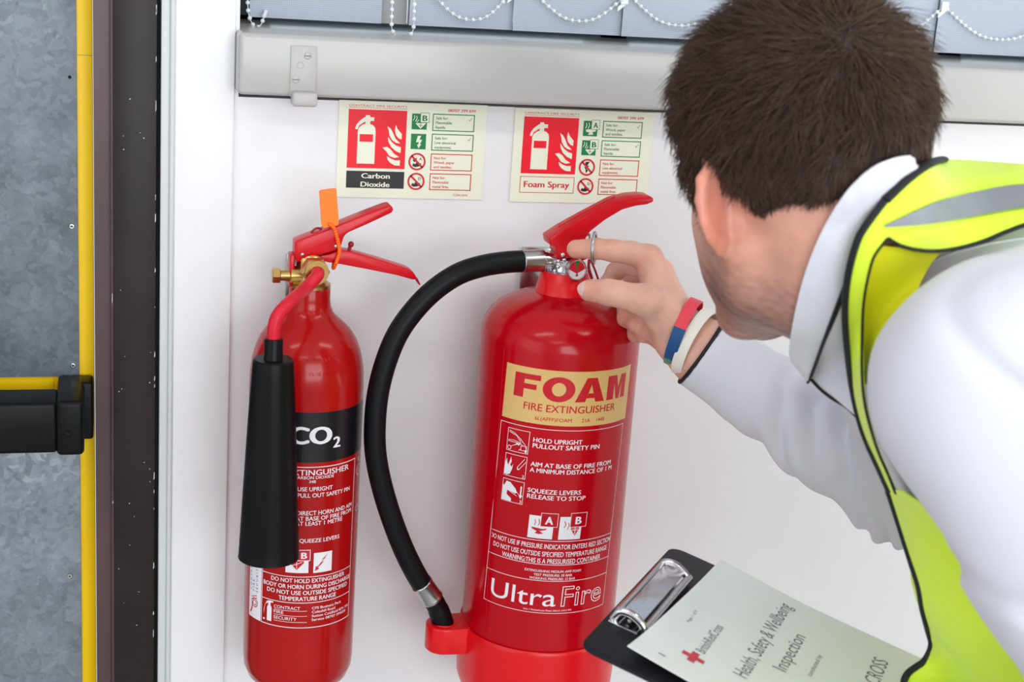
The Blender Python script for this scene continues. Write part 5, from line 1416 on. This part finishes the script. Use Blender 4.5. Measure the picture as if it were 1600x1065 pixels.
# placket cloth between the collar and the vest
PL_ = grid3([(1330, 440), (1310, 490), (1285, 545), (1264, 588)], [(1345, 440), (1332, 500), (1334, 580), (1340, 652)], [1.075, 1.085, 1.10, 1.115], [1.06, 1.07, 1.08, 1.088], 24, 8)
cloth('shirt_front', PL_, .0015, MT['shirt'], shirt)
A = [(1456, 252), (1428, 243), (1400, 246), (1370, 258), (1335, 286), (1305, 325), (1280, 370), (1260, 420), (1246, 470), (1236, 520), (1233, 558), (1247, 580), (1261, 594)]
B = [(1458, 254), (1432, 268), (1406, 288), (1382, 314), (1360, 347), (1346, 380), (1333, 412), (1320, 445), (1307, 480), (1294, 515), (1281, 550), (1271, 578), (1263, 596)]
PCo = grid3(A, B, [1.125, 1.09, 1.06, 1.045, 1.045, 1.06, 1.085, 1.105, 1.115], [1.12, 1.075, 1.040, 1.020, 1.018, 1.03, 1.050, 1.085, 1.112], 60, 14, .007)
cloth('collar', PCo, .0022, MT['shirt'], shirt, 'white shirt collar')
# collar stand inside, and the far half of the collar behind the neck
pipe('collar_edging', PCo[14:, -1], .0022, MT['piping'], shirt)
nax = NB - from_head((0, -.040, -.010)); nax /= np.linalg.norm(nax)
sx_, sy_, _ = frame_from(nax)
# cuff edge
cy0 = CUFF_C - arm_ax * .0006
obj('cuff_edging', ring(cy0, arm_ax, .0362, .0019, 64, 8), MT['piping'], shirt, angle=180)
# wristbands
def band(name, c, n, R, wd, th, m, arc=(0, 2 * PI), sy=1.0, parent=man):
    x, y, a = frame_from(n); N_ = 60; V = []; F = []
    full = abs(arc[1] - arc[0] - 2 * PI) < 1e-6
    tt = np.linspace(arc[0], arc[1], N_, endpoint=not full)
    for t in tt:
        e = x * math.cos(t) + y * math.sin(t) * sy
        for (dr_, dz_) in ((0, -wd / 2), (th, -wd / 2), (th, wd / 2), (0, wd / 2)):
            V.append(c + e * (R + dr_) + a * dz_)
    M_ = len(tt)
    for i in range(M_ if full else M_ - 1):
        for k in range(4):
            k2 = (k + 1) % 4; j = (i + 1) % M_
            F.append((i * 4 + k, i * 4 + k2, j * 4 + k2, j * 4 + k))
    if not full: F += [(0, 1, 2, 3), tuple((M_ - 1) * 4 + k for k in (3, 2, 1, 0))]
    V = np.array(V)
    return V, F, x, y, a
wn = arm_ax + cdir((.05, .10, .30)); wn /= np.linalg.norm(wn)
V, F, x_, y_, a_n = band('w', W(1086, 535, 1.438), wn, .0335, .0112, .0018, None)
obj('wristband', (V, F), MT['wb_white'], man, label='white rubber wristband')
wn2 = arm_ax + cdir((.02, .22, .18)); wn2 /= np.linalg.norm(wn2)
c2 = W(1068, 519, 1.438)
x_, y_, a_n = frame_from(wn2)
def ang_of(px, py, d):
    q = W(px, py, d) - c2; return math.atan2(q @ y_, q @ x_)
for nm_, m_, a0, a1 in (('a', 'wb_red', 0, 0), ('b', 'wb_blue', 0, 0), ('c', 'wb_green', 0, 0)): pass
tA, tB = ang_of(1104, 478, 1.43), ang_of(1028, 560, 1.43)
tm_ = ang_of(1055, 512, 1.40)
def unwrap(t, ref):
    while t - ref > PI: t -= 2 * PI
    while t - ref < -PI: t += 2 * PI
    return t
tA = unwrap(tA, tm_); tB = unwrap(tB, tm_)
seg_ = [('wb_red', tA + (tA - tB) * .25, tA + (tB - tA) * .52), ('wb_blue', tA + (tB - tA) * .52, tA + (tB - tA) * .93), ('wb_green', tA + (tB - tA) * .93, tA + (tB - tA) * 1.12)]
wb = None
for m_, a0, a1 in seg_:
    V, F, *_r = band('w', c2, wn2, .0325, .0115, .0018, None, (min(a0, a1), max(a0, a1)))
    if wb is None: wb = obj('wristband', (V, F), MT[m_], man, label='red, blue and green rubber wristband')
    else: obj('band_section', (V, F), MT[m_], wb)
lo_, hi_ = min(seg_[0][1], seg_[2][2]), max(seg_[0][1], seg_[2][2])
V, F, *_r = band('w', c2, wn2, .0325, .0115, .0018, None, (hi_, lo_ + 2 * PI)); obj('band_section', (V, F), MT['wb_red'], wb)
# thumb nail
tn_c = H_(922, 453, 1.422)
def nail(c, ax_, nr, L, Wd):
    ax_ = ax_ / np.linalg.norm(ax_); nr = nr - ax_ * (nr @ ax_); nr /= np.linalg.norm(nr); sd_ = np.cross(ax_, nr)
    P = np.zeros((10, 9, 3))
    for i in range(10):
        for j in range(9):
            u = -1 + 2 * i / 9; v = -1 + 2 * j / 8
            wv = Wd * (1 - .25 * max(0, u) ** 3 - .15 * max(0, -u) ** 3)
            q = c + ax_ * (u * L * (1 - .18 * v * v)) + sd_ * v * wv * .5 
            q = q + nr * (.0112 - .0034 * v * v - .0008 * u * u)
            P[i, j] = q
    return P
tax = H_(905, 452, 1.428) - H_(950, 456, 1.414)
cloth('thumb_nail', nail(H_(919, 453.5, 1.4245), tax, cdir((-.05, .12, 1)), .0068, .0145), .0008, MT['nail'], man)
# trousers and shoes
HL = PEL + np.array([-.02, -.10, -.02]); HRt = PEL + np.array([-.02, .10, -.02])
KL, KR = np.array([.42, -.86, .47]), np.array([.40, -.58, .47])
FLt, FRt = np.array([.52, -.88, .09]), np.array([.47, -.56, .09])
def legs_f(P):
    d = smin(chainf(P, [HL, KL, FLt], [.095, .068, .062], .03), chainf(P, [HRt, KR, FRt], [.095, .068, .062], .03), .03)
    d = smin(d, caps(P, PEL + np.array([-.03, -.06, .03]), PEL + np.array([-.03, .06, .03]), .118), .05) + .002 * wob(P, 28, 77)
    return smax(d, .045 - P[:, 2], .004)
lo_ = np.array([.2, -1.08, .0]); hi_ = np.array([.70, -.36, 1.05])
V, F = polygonise(legs_f, lo_, hi_, .010)
bigmesh('trousers', V, F, MT['trouser'], man, label='dark trousers')
for f_ in (FLt, FRt):
    g_ = lambda P, f_=f_: smax(smin(chainf(P, [f_ + [.03, 0, -.03], f_ + [-.06, 0, -.045], f_ + [-.15, 0, -.055]], [.042, .044, .036], .03), caps(P, f_ + [.02, 0, 0], f_ + [.03, 0, -.04], .045), .02), .001 - P[:, 2], .003)
    V, F = polygonise(g_, f_ + [-.24, -.09, -.12], f_ + [.12, .09, .08], .008)
    bigmesh('shoe', V, F, MT['shoe'], man)
